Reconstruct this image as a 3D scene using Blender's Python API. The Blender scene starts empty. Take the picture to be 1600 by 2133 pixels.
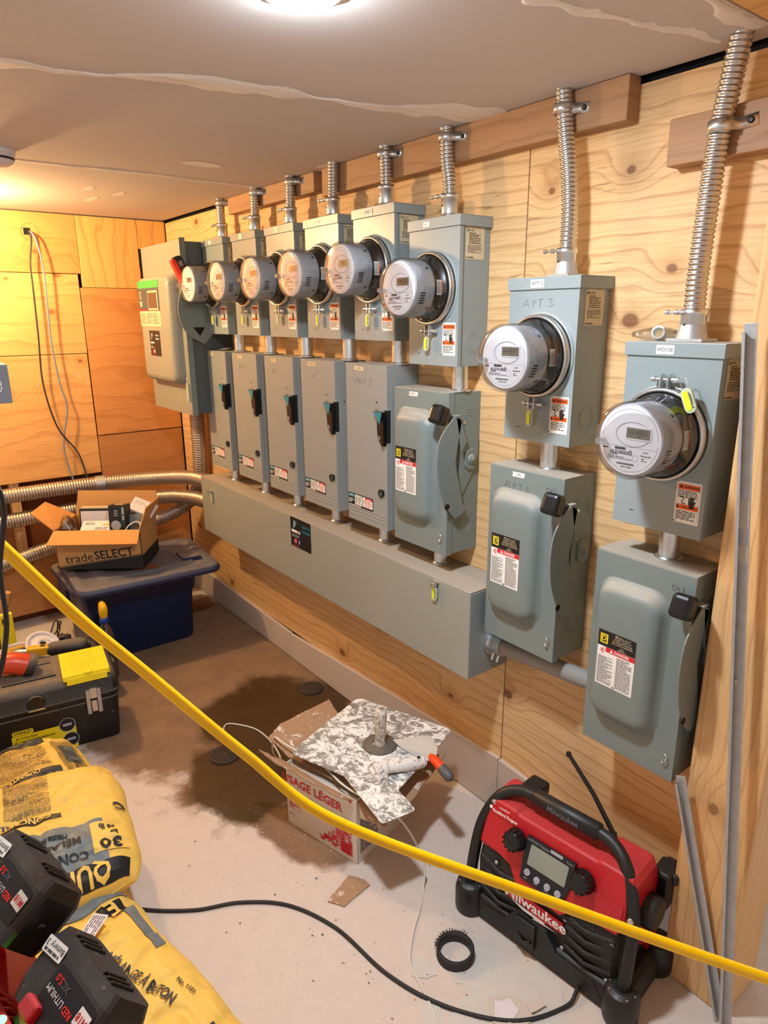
import bpy, math, random
from mathutils import Vector, Matrix, noise
random.seed(7)
PI = math.pi
S = bpy.context.scene
COL = S.collection

# ------------------------------------------------------------------ camera, world, lamps, exposure
cam_d = bpy.data.cameras.new('camera'); cam = bpy.data.objects.new('camera', cam_d); COL.objects.link(cam)
S.camera = cam
CAM = Vector((2.8678, -1.2872, 1.4018)); F_PX = 1415.39
yaw, pit, rol = [math.radians(a) for a in (37.4807, 16.143, -0.3429)]
fw = Vector((-math.cos(yaw)*math.cos(pit), math.sin(yaw)*math.cos(pit), -math.sin(pit)))
rt = fw.cross(Vector((0, 0, 1))).normalized(); up = rt.cross(fw)
R_ = rt*math.cos(rol) + up*math.sin(rol); U_ = -rt*math.sin(rol) + up*math.cos(rol)
cam.matrix_world = Matrix(((R_.x, U_.x, -fw.x, CAM.x), (R_.y, U_.y, -fw.y, CAM.y), (R_.z, U_.z, -fw.z, CAM.z), (0, 0, 0, 1)))
cam_d.sensor_fit = 'VERTICAL'; cam_d.sensor_height = 36.0; cam_d.lens = F_PX*36.0/2133.0
cam_d.clip_start = 0.02

W = bpy.data.worlds.new('basement_air'); S.world = W; W.use_nodes = True
W.node_tree.nodes['Background'].inputs[0].default_value = (1.0, 0.93, 0.86, 1)
W.node_tree.nodes['Background'].inputs[1].default_value = 0.42
S.view_settings.view_transform = 'Standard'; S.view_settings.look = 'None'
S.view_settings.gamma = 1.0; S.view_settings.use_curve_mapping = False
S.view_settings.exposure = 0.75
LAMPS = [  # name, position, bulb radius, colour, strength
    ('cool', (1.945, -0.715), 0.055, (0.84, 0.92, 1.0), 420.0),
    ('warm', (-0.10, -0.99), 0.05, (1.0, 0.66, 0.30), 680.0),
    ('near', (2.45, -1.22), 0.06, (1.0, 0.93, 0.84), 190.0)]
CEIL = 1.835

# ------------------------------------------------------------------ colour + material helpers
def lin(h):
    h = h.lstrip('#'); out = []
    for i in (0, 2, 4):
        c = int(h[i:i+2], 16)/255.0
        out.append(c/12.92 if c <= 0.04045 else ((c+0.055)/1.055)**2.4)
    return (out[0], out[1], out[2], 1.0)
class NT:
    def __init__(s, name):
        s.m = bpy.data.materials.new(name); s.m.use_nodes = True; s.t = s.m.node_tree
        s.b = s.t.nodes['Principled BSDF']; s.out = s.t.nodes['Material Output']
    def n(s, typ, ins=None, **kw):
        nd = s.t.nodes.new(typ)
        for k, v in kw.items(): setattr(nd, k, v)
        for k, v in (ins or {}).items(): s.set(nd.inputs[k], v)
        return nd
    def set(s, sock, v):
        if isinstance(v, bpy.types.NodeSocket): s.t.links.new(v, sock)
        else: sock.default_value = v
    def math(s, op, a, b=0.0, c=0.0, clamp=False):
        nd = s.n('ShaderNodeMath', operation=op, use_clamp=clamp)
        s.set(nd.inputs[0], a); s.set(nd.inputs[1], b)
        if len(nd.inputs) > 2: s.set(nd.inputs[2], c)
        return nd.outputs[0]
    def mix(s, f, a, b, blend='MIX'):
        nd = s.n('ShaderNodeMix', data_type='RGBA', blend_type=blend)
        s.set(nd.inputs[0], f); s.set(nd.inputs[6], a); s.set(nd.inputs[7], b)
        return nd.outputs[2]
    def ramp(s, f, stops, interp='LINEAR'):
        nd = s.n('ShaderNodeValToRGB'); nd.color_ramp.interpolation = interp
        e = nd.color_ramp.elements
        while len(e) < len(stops): e.new(0.5)
        for i, (p, c) in enumerate(stops): e[i].position = p; e[i].color = c if isinstance(c, tuple) else (c, c, c, 1)
        s.set(nd.inputs[0], f); return nd.outputs[0]
    def noise(s, vec, scale, detail=3, rough=0.5, dist=0.0, w='Fac'):
        nd = s.n('ShaderNodeTexNoise', {'Scale': scale, 'Detail': detail, 'Roughness': rough, 'Distortion': dist})
        s.set(nd.inputs['Vector'], vec); return nd.outputs[w]
    def obj(s): return s.n('ShaderNodeTexCoord').outputs['Object']
    def mapping(s, vec, sc=(1, 1, 1), loc=(0, 0, 0), rot=(0, 0, 0)):
        nd = s.n('ShaderNodeMapping'); s.set(nd.inputs['Vector'], vec)
        nd.inputs['Scale'].default_value = sc; nd.inputs['Location'].default_value = loc; nd.inputs['Rotation'].default_value = rot
        return nd.outputs[0]
    def bump(s, h, strength=0.3, dist=0.002):
        nd = s.n('ShaderNodeBump', {'Strength': strength, 'Distance': dist}); s.set(nd.inputs['Height'], h)
        s.t.links.new(nd.outputs[0], s.b.inputs['Normal'])
    def fin(s, col=None, rough=None, metal=None, spec=None):
        if col is not None: s.set(s.b.inputs['Base Color'], col)
        if rough is not None: s.set(s.b.inputs['Roughness'], rough)
        if metal is not None: s.set(s.b.inputs['Metallic'], metal)
        if spec is not None: s.set(s.b.inputs['Specular IOR Level'], spec)
        return s.m
MATS = {}
def flat(name, hexc, rough=0.5, metal=0.0, var=0.10, sc=30.0, bump=0.0, spec=0.5):
    """procedural plain material: colour with a little soft variation, optional fine bump"""
    t = NT(name); o = t.obj(); c = lin(hexc)
    f = t.noise(o, sc, 3)
    d = tuple(x*(1-var) for x in c[:3])+(1,); l = tuple(min(1, x*(1+var)) for x in c[:3])+(1,)
    t.fin(t.mix(f, d, l), rough, metal, spec)
    if bump: t.bump(t.noise(o, sc*4, 2), bump)
    MATS[name] = t.m; return t.m
def dusty(name, hexc, rough, dust_hex='#b3a595', amt=0.8, wear=0.0, metal=0.0, side=0.15, spec=0.5):
    """painted metal / plastic with building dust lying on upward faces"""
    t = NT(name); o = t.obj(); c = lin(hexc)
    geo = t.n('ShaderNodeNewGeometry'); sep = t.n('ShaderNodeSeparateXYZ'); t.set(sep.inputs[0], geo.outputs['Normal'])
    up_ = t.math('MULTIPLY', t.math('SUBTRACT', sep.outputs[2], 0.25), 1.6, clamp=True)
    n1 = t.noise(o, 14, 5, 0.65); n2 = t.noise(o, 90, 3, 0.6)
    m = t.math('MULTIPLY', up_, t.math('ADD', t.math('MULTIPLY', n1, 0.9), t.math('MULTIPLY', n2, 0.6)), clamp=True)
    m = t.math('MULTIPLY', m, amt, clamp=True)
    m = t.math('ADD', m, t.math('MULTIPLY', t.math('SUBTRACT', n1, 0.55, clamp=True), side), clamp=True)
    base = t.mix(t.noise(o, 5, 2), tuple(x*0.93 for x in c[:3])+(1,), tuple(min(1, x*1.05) for x in c[:3])+(1,))
    col = t.mix(m, base, lin(dust_hex))
    if wear: col = t.mix(t.math('MULTIPLY', t.ramp(n2, [(0.66, 0.0), (0.75, 1.0)]), wear), col, lin('#c9c0b4'))
    r = t.math('ADD', t.math('MULTIPLY', m, 0.5), rough, clamp=True)
    t.fin(col, r, metal, spec); MATS[name] = t.m; return t.m
def wood(name, light, mid, dark, knot='#5a3014', axis='x', grain=1.0, knots=3.0, kamt=0.5, seed=0.0, streak=0.5, rough=0.6, plane='xz', kprob=0.45, ring=9.0, checks=0.15):
    """sawn softwood: growth bands along 'axis', knots with the grain flowing round them"""
    t = NT(name); o0 = t.n('ShaderNodeTexCoord').outputs['Object']
    rx = {'xz': (PI/2, 0, 0), 'yz': (PI/2, 0, PI/2), 'xy': (0, 0, 0)}[plane]
    sp = t.n('ShaderNodeSeparateXYZ'); t.set(sp.inputs[0], o0)
    a = {'xz': (0, 2), 'yz': (1, 2), 'xy': (0, 1)}[plane]
    u, v = sp.outputs[a[0]], sp.outputs[a[1]]
    if axis != 'x': u, v = v, u                # u runs along the grain
    wob = t.n('ShaderNodeCombineXYZ'); t.set(wob.inputs[0], t.math('MULTIPLY', u, 1.3)); t.set(wob.inputs[1], t.math('MULTIPLY', v, 3.5)); t.set(wob.inputs[2], seed)
    w1 = t.noise(wob.outputs[0], 1.6, 3, 0.55)
    kv = t.n('ShaderNodeCombineXYZ'); t.set(kv.inputs[0], t.math('ADD', t.math('MULTIPLY', u, 0.75), seed*7.3)); t.set(kv.inputs[1], t.math('ADD', v, seed*3.7)); t.set(kv.inputs[2], seed*3.1)
    vo = t.n('ShaderNodeTexVoronoi', {'Scale': knots, 'Randomness': 0.95}, feature='F1', voronoi_dimensions='2D'); t.set(vo.inputs['Vector'], kv.outputs[0])
    d = vo.outputs['Distance']
    cs = t.n('ShaderNodeSeparateColor'); t.set(cs.inputs[0], vo.outputs['Color'])
    sel = t.math('GREATER_THAN', cs.outputs[0], 1-kprob)
    d = t.math('ADD', d, t.math('MULTIPLY', t.math('SUBTRACT', t.noise(kv.outputs[0], 30, 2), 0.5), 0.03))
    size = t.math('ADD', t.math('MULTIPLY', cs.outputs[1], 0.05), 0.035)
    near = t.math('MULTIPLY', sel, t.ramp(d, [(0.0, 1.0), (0.30, 0.0)], 'EASE'))
    g = t.math('ADD', t.math('ADD', t.math('MULTIPLY', v, ring*grain), t.math('MULTIPLY', w1, 3.0)), t.math('MULTIPLY', near, 1.6))
    bands = t.math('FRACT', g)
    line = t.ramp(bands, [(0.0, 0.0), (0.70, 0.12), (0.90, 1.0), (1.0, 0.0)])
    fine = t.n('ShaderNodeCombineXYZ'); t.set(fine.inputs[0], t.math('MULTIPLY', u, 6)); t.set(fine.inputs[1], t.math('MULTIPLY', v, 190)); t.set(fine.inputs[2], seed)
    fn = t.noise(fine.outputs[0], 1.0, 3, 0.6)
    col = t.mix(t.math('MULTIPLY', t.noise(wob.outputs[0], 2.4, 4, 0.6), 1.0), lin(light), lin(mid))
    col = t.mix(t.math('MULTIPLY', line, streak*0.55), col, lin(dark))
    col = t.mix(t.math('MULTIPLY', t.ramp(fn, [(0.45, 0.0), (0.75, 1.0)]), streak*0.45), col, lin(dark))
    chk = t.n('ShaderNodeCombineXYZ'); t.set(chk.inputs[0], t.math('MULTIPLY', u, 9)); t.set(chk.inputs[1], t.math('MULTIPLY', v, 150)); t.set(chk.inputs[2], seed+5)
    col = t.mix(t.math('MULTIPLY', t.ramp(t.noise(chk.outputs[0], 1.0, 2, 0.5, 0.4), [(0.68, 0.0), (0.73, 1.0)]), checks), col, lin(knot))
    halo = t.math('MULTIPLY', sel, t.ramp(t.math('DIVIDE', d, size), [(0.0, 1.0), (0.62, 1.0), (0.75, 0.35), (1.0, 0.0)]))
    # ramp is clamped to 0..1, so the core is where distance < size
    col = t.mix(t.math('MULTIPLY', t.math('MULTIPLY', near, near), 0.55*kamt), col, lin(dark))
    col = t.mix(t.math('MULTIPLY', halo, kamt), col, lin(knot))
    t.fin(col, rough); t.bump(fn, 0.25, 0.001)
    MATS[name] = t.m; return t.m
def emit(name, col, strength):
    t = NT(name); e = t.n('ShaderNodeEmission', {'Color': col, 'Strength': strength}); t.t.links.new(e.outputs[0], t.out.inputs[0])
    MATS[name] = t.m; return t.m
def clear(name, tint, gloss=0.9, refl=0.06):
    t = NT(name)
    tr = t.n('ShaderNodeBsdfTransparent', {'Color': tint}); gl = t.n('ShaderNodeBsdfGlossy', {'Roughness': 0.04, 'Color': (gloss, gloss, gloss, 1)})
    fr = t.n('ShaderNodeLayerWeight', {'Blend': 0.35}); f = t.math('ADD', t.math('MULTIPLY', fr.outputs['Fresnel'], 0.55), refl, clamp=True)
    mx = t.n('ShaderNodeMixShader'); t.set(mx.inputs[0], f); t.t.links.new(tr.outputs[0], mx.inputs[1]); t.t.links.new(gl.outputs[0], mx.inputs[2])
    t.t.links.new(mx.outputs[0], t.out.inputs[0]); MATS[name] = t.m; return t.m
def splat(name, basehex, spothex, rough=0.35, metal=0.0, sc=18.0, amt=0.5, third=None):
    """surface smeared with dried joint compound"""
    t = NT(name); o = t.obj()
    n1 = t.noise(o, sc, 6, 0.7, 1.2); n2 = t.noise(t.mapping(o, (1, 4, 1)), sc*2.2, 5, 0.7, 0.6)
    m = t.ramp(t.math('ADD', t.math('MULTIPLY', n1, 0.65), t.math('MULTIPLY', n2, 0.35)), [(amt-0.04, 0.0), (amt+0.02, 1.0)])
    base = t.mix(t.noise(o, sc*3, 3), lin(basehex), tuple(x*0.75 for x in lin(basehex)[:3])+(1,))
    if third: base = t.mix(t.ramp(t.noise(o, sc*1.4, 3), [(0.52, 0.0), (0.6, 1.0)]), base, lin(third))
    t.fin(t.mix(m, base, lin(spothex)), t.math('ADD', t.math('MULTIPLY', m, 0.5), rough, clamp=True), t.math('MULTIPLY', t.math('SUBTRACT', 1.0, m), metal))
    t.bump(m, 0.5, 0.001); MATS[name] = t.m; return t.m

# plain materials
for a in [('ink', '#15161a', .6), ('ink_soft', '#4a4a4e', .6), ('white_vinyl', '#e9e7e2', .45), ('cream_vinyl', '#cdbf9f', .5), ('black_vinyl', '#14161a', .35),
          ('orange_ink', '#f0631c', .5), ('red_ink', '#cf1f2a', .5), ('yellow_ink', '#e8d21e', .45), ('green_ink', '#3fa653', .4), ('window_brown', '#5e463a', .3), ('green_dark', '#1c3a2a', .5), ('teal', '#1f7c90', .4),
          ('meter_grey', '#a3a5ab', .5), ('meter_face', '#e6e5ea', .5), ('lcd', '#6e6350', .3), ('lime', '#cfe022', .4), ('blk_plastic', '#1c1c1e', .4),
          ('blk_rubber', '#1e1e1f', .6), ('red_plastic', '#c01522', .38), ('red_bright', '#e8281c', .4), ('knob_blk', '#0e0e10', .35),
          ('pipe_grey', '#8c8a86', .5), ('white_cable', '#d8d3c8', .45), ('blue_cable', '#6d7fa0', .45), ('black_cable', '#26262a', .5),
          ('yellow_cable', '#f7c400', .3), ('yellow_tool', '#f2de22', .42), ('yellow_bucket', '#e0a818', .5), ('screen_lcd', '#8f9488', .25),
          ('button_grey', '#9a96a2', .5), ('slate', '#737b7c', .5), ('bag_dark', '#3a3c3c', .5), ('spray_yellow', '#f4b800', .4), ('blue_cap', '#1f3f95', .4),
          ('paper_white', '#d9d3d8', .6), ('kraft', '#b98a54', .8), ('kraft_in', '#c98f52', .85), ('light_blue', '#2c5aa0', .5), ('orange_grip', '#f0491a', .45),
          ('grey_grip', '#55565a', .5), ('purple_ink', '#8f2a3a', .5), ('card_face', '#c8bcb0', .6), ('grout_green', '#6e7d3a', .7), ('cutting_red', '#cf4426', .35),
          ('void', '#0b0908', .9), ('rust', '#3b2c22', .8), ('plaster', '#c9c4bc', .8), ('brown_ply', '#7a4524', .8), ('grey_box', '#6d7077', .6)]:
    flat(a[0], a[1], a[2], var=.08)
flat('steel', '#cfcdca', .34, 1.0, var=.15, sc=60); flat('zinc', '#dadde0', .33, 1.0, var=.2, sc=90); flat('dark_steel', '#5f5f60', .4, .9)
flat('alu_flex', '#cbc8c4', .30, 1.0, var=.12); flat('brown_flex', '#b5a698', .36, .8, var=.2, sc=40); flat('galv', '#b9bbbd', .45, .7, var=.22, sc=50)
flat('seal_clear', '#b9bfa6', .2, var=.1)
dusty('panel_grey', '#8a9597', .34, side=.10)
dusty('panel_grey2', '#75817f', .36, amt=1.0, side=.25)
dusty('siemens_grey', '#8d9190', .42, side=.08)
dusty('panel_dark', '#4c5559', .36, amt=.6, side=.05)
dusty('panel_green_grey', '#8b8c82', .42, side=.08)
dusty('trough_grey', '#92958d', .38, '#a89a8b', amt=1.0, side=.08)
dusty('tote_blue', '#16264e', .42, '#77706c', amt=.55, side=.06)
dusty('tote_lid', '#232c4a', .45, '#7d7674', amt=.75, side=.1)
dusty('box_black', '#121213', .45, '#8d7f70', amt=.75, side=.05, wear=.35)
dusty('tool_black', '#222021', .55, '#857a6e', amt=.7, side=.3)
dusty('batt_black', '#131112', .36, '#6f6a66', amt=.28, side=.25, wear=.25)
dusty('radio_black', '#101011', .42, '#6a645e', amt=.10, side=.04)
dusty('radio_red', '#b8121e', .38, '#c97a74', amt=.22, side=.02)
dusty('charger_red', '#c41420', .36, '#d06a66', amt=.1, side=.02)
dusty('carton_white', '#d8cbbd', .7, '#d8cbbd', amt=.2, side=.0)
clear('glass', (.93, .94, .95, 1)); clear('poly', (.86, .86, .84, 1), .8, .12)
wood('ply_right', '#e9c592', '#dbb079', '#a06a36', '#6e3d1c', 'x', seed=2.9, knots=4.2, kamt=.8, streak=.85, kprob=.6, ring=30, checks=.5)
wood('ply_back', '#ecb878', '#d99c58', '#a9642a', '#7a431c', 'x', plane='yz', seed=4.2, knots=6.0, kamt=.7, streak=.6, kprob=.5, ring=12, checks=.45)
wood('ply_back2', '#dc9c5e', '#c98648', '#9a5826', '#6e3a18', 'x', plane='yz', seed=9.4, knots=5.0, kamt=.6, streak=.6, kprob=.4, ring=10, checks=.25)
wood('ply_vert', '#e9b871', '#dba45c', '#a8682e', '#6a3a18', 'z', plane='yz', seed=2.2, knots=4.0, kamt=.5, streak=.8, kprob=.3, ring=16)
wood('ply_low', '#c78a50', '#b57a42', '#8a5527', '#6e3a18', 'x', plane='yz', seed=7.4, knots=4.0, kamt=.5, streak=.5, kprob=.3, ring=9)
wood('lumber', '#b48a66', '#a0754f', '#6f4a2e', '#4d2c17', 'x', seed=3.3, knots=3.0, kamt=.6, streak=.6, kprob=.35, ring=22)
wood('stud', '#e6bd88', '#dbaa70', '#b07a46', '#6e4424', 'z', seed=5.1, knots=3.5, kamt=.7, streak=.8, kprob=.55, ring=42, checks=.2)
wood('stud_side', '#e6bd88', '#dbaa70', '#b07a46', '#6e4424', 'z', plane='yz', seed=6.1, knots=3.5, kamt=.7, streak=.8, kprob=.55, ring=46, checks=.2)
splat('hawk_metal', '#a3a19e', '#f0eeea', .4, .35, 24, .515)
splat('knife_metal', '#a6a4a1', '#f0eeea', .4, .35, 30, .505)
splat('crusted_grip', '#5e2a30', '#e4dfd8', .6, 0, 60, .44)
splat('kraft_splat', '#b08c6c', '#eee9e2', .8, 0, 22, .60)

def mk_floor():
    t = NT('concrete'); o = t.obj()
    n1 = t.noise(o, 2.2, 5, 0.6); n2 = t.noise(o, 26, 5, 0.7); n3 = t.noise(o, 140, 2, 0.6)
    base = t.mix(n1, lin('#d0c2b7'), lin('#dfd2c8')); base = t.mix(t.math('MULTIPLY', n2, 0.5), base, lin('#b5a89e'))
    base = t.mix(t.ramp(n3, [(0.62, 0.0), (0.72, 0.6)]), base, lin('#e6dfd8'))
    sp = t.n('ShaderNodeSeparateXYZ'); t.set(sp.inputs[0], o)
    def ell(cx, cy, rx, ry):
        a = t.math('DIVIDE', t.math('SUBTRACT', sp.outputs[0], cx), rx); b = t.math('DIVIDE', t.math('SUBTRACT', sp.outputs[1], cy), ry)
        return t.math('SQRT', t.math('ADD', t.math('MULTIPLY', a, a), t.math('MULTIPLY', b, b)))
    wob = t.math('MULTIPLY', t.math('SUBTRACT', t.noise(o, 5.5, 5, 0.62), 0.5), 0.75)
    dmin = t.math('MINIMUM', ell(0.55, -0.30, 0.98, 0.60), ell(1.32, -0.46, 0.33, 0.16))
    dirt = t.ramp(t.math('ADD', dmin, wob), [(0.86, 1.0), (1.04, 0.0)])
    wmin = t.math('MINIMUM', t.math('MINIMUM', ell(0.93, -0.27, 0.34, 0.30), ell(1.14, -0.54, 0.24, 0.17)), ell(1.05, -0.12, 0.40, 0.09))
    wet = t.ramp(t.math('ADD', wmin, wob), [(0.82, 1.0), (1.06, 0.0)])
    brown = t.mix(t.noise(o, 9, 6, 0.75), lin('#543a25'), lin('#977555'))
    brown = t.mix(t.ramp(t.noise(o, 130, 3, 0.8), [(0.60, 0.0), (0.68, 0.75)]), brown, lin('#3d2c1c'))
    col = t.mix(t.math('MULTIPLY', dirt, 0.95), base, brown)
    wc = t.mix(t.noise(o, 14, 6, 0.75), lin('#1a1007'), lin('#4f3719'))
    col = t.mix(t.math('MULTIPLY', wet, 0.95), col, wc)
    col = t.mix(t.ramp(t.noise(o, 45, 2, 0.9), [(0.73, 0.0), (0.76, 0.7)]), col, lin('#e2ddd8'))
    t.fin(col, t.math('SUBTRACT', 0.8, t.math('MULTIPLY', wet, 0.42)))
    t.bump(t.math('ADD', n2, t.math('MULTIPLY', n3, 0.4)), 0.35, 0.003); MATS['concrete'] = t.m
mk_floor()
def mk_board(name, a, b, rough=.85):
    t = NT(name); o = t.obj(); n1 = t.noise(o, 1.7, 4, 0.6); n2 = t.noise(o, 120, 2)
    t.fin(t.mix(n1, lin(a), lin(b)), rough); t.bump(n2, .08, .001); MATS[name] = t.m
mk_board('drywall', '#c6bfbc', '#d0c9c6'); mk_board('drywall_strip', '#b9aa9e', '#c6b8ac')
def mk_mud():
    t = NT('joint_compound'); o = t.obj(); n1 = t.noise(t.mapping(o, (14, 3, 1)), 3, 6, 0.7, 1.0)
    t.fin(t.mix(n1, lin('#ded6cf'), lin('#fbf7f3')), .7); t.bump(n1, 1.0, .006); MATS['joint_compound'] = t.m
mk_mud()
def mk_mesh():
    t = NT('speaker_cloth'); o = t.obj(); w = t.n('ShaderNodeTexVoronoi', {'Scale': 260.0}); t.set(w.inputs['Vector'], o)
    t.fin(t.mix(t.ramp(w.outputs['Distance'], [(0.2, 0.0), (0.5, 1.0)]), lin('#060606'), lin('#1f1b1a')), .6); t.bump(w.outputs['Distance'], .5, .002); MATS['speaker_cloth'] = t.m
mk_mesh()
def mk_bag():
    t = NT('bag_paper'); o = t.obj(); n1 = t.noise(o, 7, 5, 0.65, 0.6); n2 = t.noise(o, 40, 3)
    col = t.mix(n1, lin('#e4b548'), lin('#fbd26a'))
    t.fin(col, .6); t.bump(t.math('ADD', n1, t.math('MULTIPLY', n2, .3)), .6, .012); MATS['bag_paper'] = t.m
mk_bag()

# ------------------------------------------------------------------ mesh builder
def Rx(a): return Matrix.Rotation(math.radians(a), 4, 'X')
def Ry(a): return Matrix.Rotation(math.radians(a), 4, 'Y')
def Rz(a): return Matrix.Rotation(math.radians(a), 4, 'Z')
def Tr(x=0, y=0, z=0): return Matrix.Translation((x, y, z))
def frame(o, x, y, z):
    x, y, z = Vector(x), Vector(y), Vector(z)
    return Matrix(((x.x, y.x, z.x, o[0]), (x.y, y.y, z.y, o[1]), (x.z, y.z, z.z, o[2]), (0, 0, 0, 1)))
def on_front(x, y, z): return frame((x, y, z), (1, 0, 0), (0, 0, 1), (0, -1, 0))   # local xy lies on a -y face
def on_right(x, y, z): return frame((x, y, z), (0, 1, 0), (0, 0, 1), (1, 0, 0))    # local xy lies on a +x face
FONT = {}
def font_mesh(s, size, bold):
    k = (s, round(size, 5), bold)
    if k not in FONT:
        cu = bpy.data.curves.new('txt', 'FONT'); cu.body = s; cu.size = size; cu.align_x = 'CENTER'; cu.align_y = 'CENTER'; cu.resolution_u = 2
        if bold: cu.offset = size*(0.022 if bold is True else bold)
        ob = bpy.data.objects.new('txt', cu); COL.objects.link(ob)
        dg = bpy.context.evaluated_depsgraph_get(); me = bpy.data.meshes.new_from_object(ob.evaluated_get(dg))
        FONT[k] = ([tuple(v.co) for v in me.vertices], [tuple(p.vertices) for p in me.polygons])
        bpy.data.objects.remove(ob); bpy.data.curves.remove(cu); bpy.data.meshes.remove(me)
    return FONT[k]
def split_tris(v, f, mx=.005):
    v = [tuple(p) for p in v]; out = []; st = [tuple(t_[:1]+t_[i:i+2]) for t_ in f for i in range(1, len(t_)-1)]; mid = {}
    while st:
        t_ = st.pop(); L_ = [((v[t_[i]][0]-v[t_[(i+1) % 3]][0])**2+(v[t_[i]][1]-v[t_[(i+1) % 3]][1])**2)**.5 for i in range(3)]; i = L_.index(max(L_))
        if L_[i] < mx: out.append(t_); continue
        a, b_, c = t_[i], t_[(i+1) % 3], t_[(i+2) % 3]; k = (min(a, b_), max(a, b_))
        if k not in mid: mid[k] = len(v); v.append(((v[a][0]+v[b_][0])/2, (v[a][1]+v[b_][1])/2, 0.0))
        m = mid[k]; st += [(a, m, c), (m, b_, c)]
    return v, out
class MB:
    def __init__(s): s.v = []; s.f = []; s.m = []; s.sm = []; s.mats = []
    def mi(s, m):
        if m not in s.mats: s.mats.append(m)
        return s.mats.index(m)
    def add(s, vs, fs, m, T=None, smooth=False):
        b = len(s.v); i = s.mi(m)
        s.v += [tuple(T @ Vector(v)) if T is not None else tuple(v) for v in vs]
        for f in fs: s.f.append(tuple(b+k for k in f)); s.m.append(i); s.sm.append(smooth)
        return s
    def box(s, x0, x1, y0, y1, z0, z1, m, T=None):
        vs = [(x, y, z) for x in (x0, x1) for y in (y0, y1) for z in (z0, z1)]
        return s.add(vs, [(0, 1, 3, 2), (4, 6, 7, 5), (0, 4, 5, 1), (2, 3, 7, 6), (0, 2, 6, 4), (1, 5, 7, 3)], m, T)
    def quad(s, x0, x1, y0, y1, m, T=None, z=0.0):
        return s.add([(x0, y0, z), (x1, y0, z), (x1, y1, z), (x0, y1, z)], [(0, 1, 2, 3)], m, T)
    def poly(s, pts, m, T=None, z=0.0): return s.add([(p[0], p[1], z) for p in pts], [tuple(range(len(pts)))], m, T)
    def prism(s, pts, h, m, T=None, z=0.0, smooth=False):
        n = len(pts); A = sum(pts[i][0]*pts[(i+1) % n][1]-pts[(i+1) % n][0]*pts[i][1] for i in range(n))
        if A < 0: pts = pts[::-1]
        vs = [(p[0], p[1], z) for p in pts]+[(p[0], p[1], z+h) for p in pts]
        s.add(vs, [tuple(range(n))[::-1], tuple(range(n, 2*n))], m, T)
        return s.add(vs, [(i, (i+1) % n, n+(i+1) % n, n+i) for i in range(n)], m, T, smooth)
    def loft(s, rings, m, T=None, caps=True, smooth=True, closed=True):
        n = len(rings[0]); vs = [p for r in rings for p in r]; fs = []
        for k in range(len(rings)-1):
            for i in range(n if closed else n-1):
                j = (i+1) % n; fs.append((k*n+i, k*n+j, (k+1)*n+j, (k+1)*n+i))
        s.add(vs, fs, m, T, smooth)
        if caps:
            s.add(rings[0], [tuple(range(n))[::-1]], m, T); s.add(rings[-1], [tuple(range(n))], m, T)
        return s
    def lathe(s, prof, m, T=None, n=32, caps=True, smooth=True, a0=0, a1=360):
        full = abs(a1-a0) >= 360
        k = n if full else n+1
        rings = [[(r*math.cos(math.radians(a0+(a1-a0)*i/n)), r*math.sin(math.radians(a0+(a1-a0)*i/n)), z) for i in range(k)] for r, z in prof]
        return s.loft(rings, m, T, caps and full, smooth, full)
    def cyl(s, r, z0, z1, m, T=None, n=24): return s.lathe([(r, z0), (r, z1)], m, T, n)
    def tube(s, pts, r, m, T=None, n=10, closed=False, caps=True):
        pts = [Vector(p) for p in pts]; N = len(pts)
        rr = r if isinstance(r, (list, tuple)) else [r]*N
        tg = []
        for i in range(N):
            a = pts[(i-1) % N] if (closed or i) else pts[i]; b = pts[(i+1) % N] if (closed or i < N-1) else pts[i]
            d = (b-a); tg.append(d.normalized() if d.length > 1e-9 else Vector((0, 0, 1)))
        u = tg[0].orthogonal().normalized(); rings = []
        for i in range(N):
            u = (u-tg[i]*u.dot(tg[i])); u = u.normalized() if u.length > 1e-6 else tg[i].orthogonal().normalized()
            w = tg[i].cross(u)
            rings.append([tuple(pts[i]+(u*math.cos(2*PI*k/n)+w*math.sin(2*PI*k/n))*rr[i]) for k in range(n)])
        if closed: rings.append(rings[0])
        return s.loft(rings, m, T, caps and not closed)
    def text(s, body, size, m, T, bold=True, z=0.0004):
        v, f = font_mesh(body, size, bold)
        return s.add([(a[0], a[1], z) for a in v], f, m, T)
    def lines(s, x0, x1, y0, y1, n, m, T, z=0.0004, fill=0.45, cols=1):
        """rows of small print"""
        rnd = random.Random(int(abs(x0*9973+y1*7919+n)*1000)); h = (y1-y0)/n
        for c in range(cols):
            a0 = x0+(x1-x0)*c/cols; a1 = x0+(x1-x0)*(c+0.92)/cols
            for i in range(n):
                y = y1-h*(i+0.75); x = a0; end = a1 if rnd.random() > .3 else a0+(a1-a0)*rnd.uniform(.5, .95)
                while x < end-h*.5:
                    w = min(h*rnd.uniform(1.2, 4.0), end-x); s.quad(x, x+w, y, y+h*fill, m, T, z); x += w+h*.45
        return s
    def ring(s, cx, cy, r, wd, m, T, n=28, z=0.0002, a0=0, a1=360):
        vs = []; N = n+1
        for i in range(N):
            a = math.radians(a0+(a1-a0)*i/n)
            vs += [(cx+r*math.cos(a), cy+r*math.sin(a), z), (cx+(r+wd)*math.cos(a), cy+(r+wd)*math.sin(a), z)]
        return s.add(vs, [(2*i, 2*i+1, 2*i+3, 2*i+2) for i in range(n)], m, T)
    def disc(s, cx, cy, r, m, T, n=24, z=0.0003):
        return s.poly([(cx+r*math.cos(2*PI*i/n), cy+r*math.sin(2*PI*i/n)) for i in range(n)], m, T, z)
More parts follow.
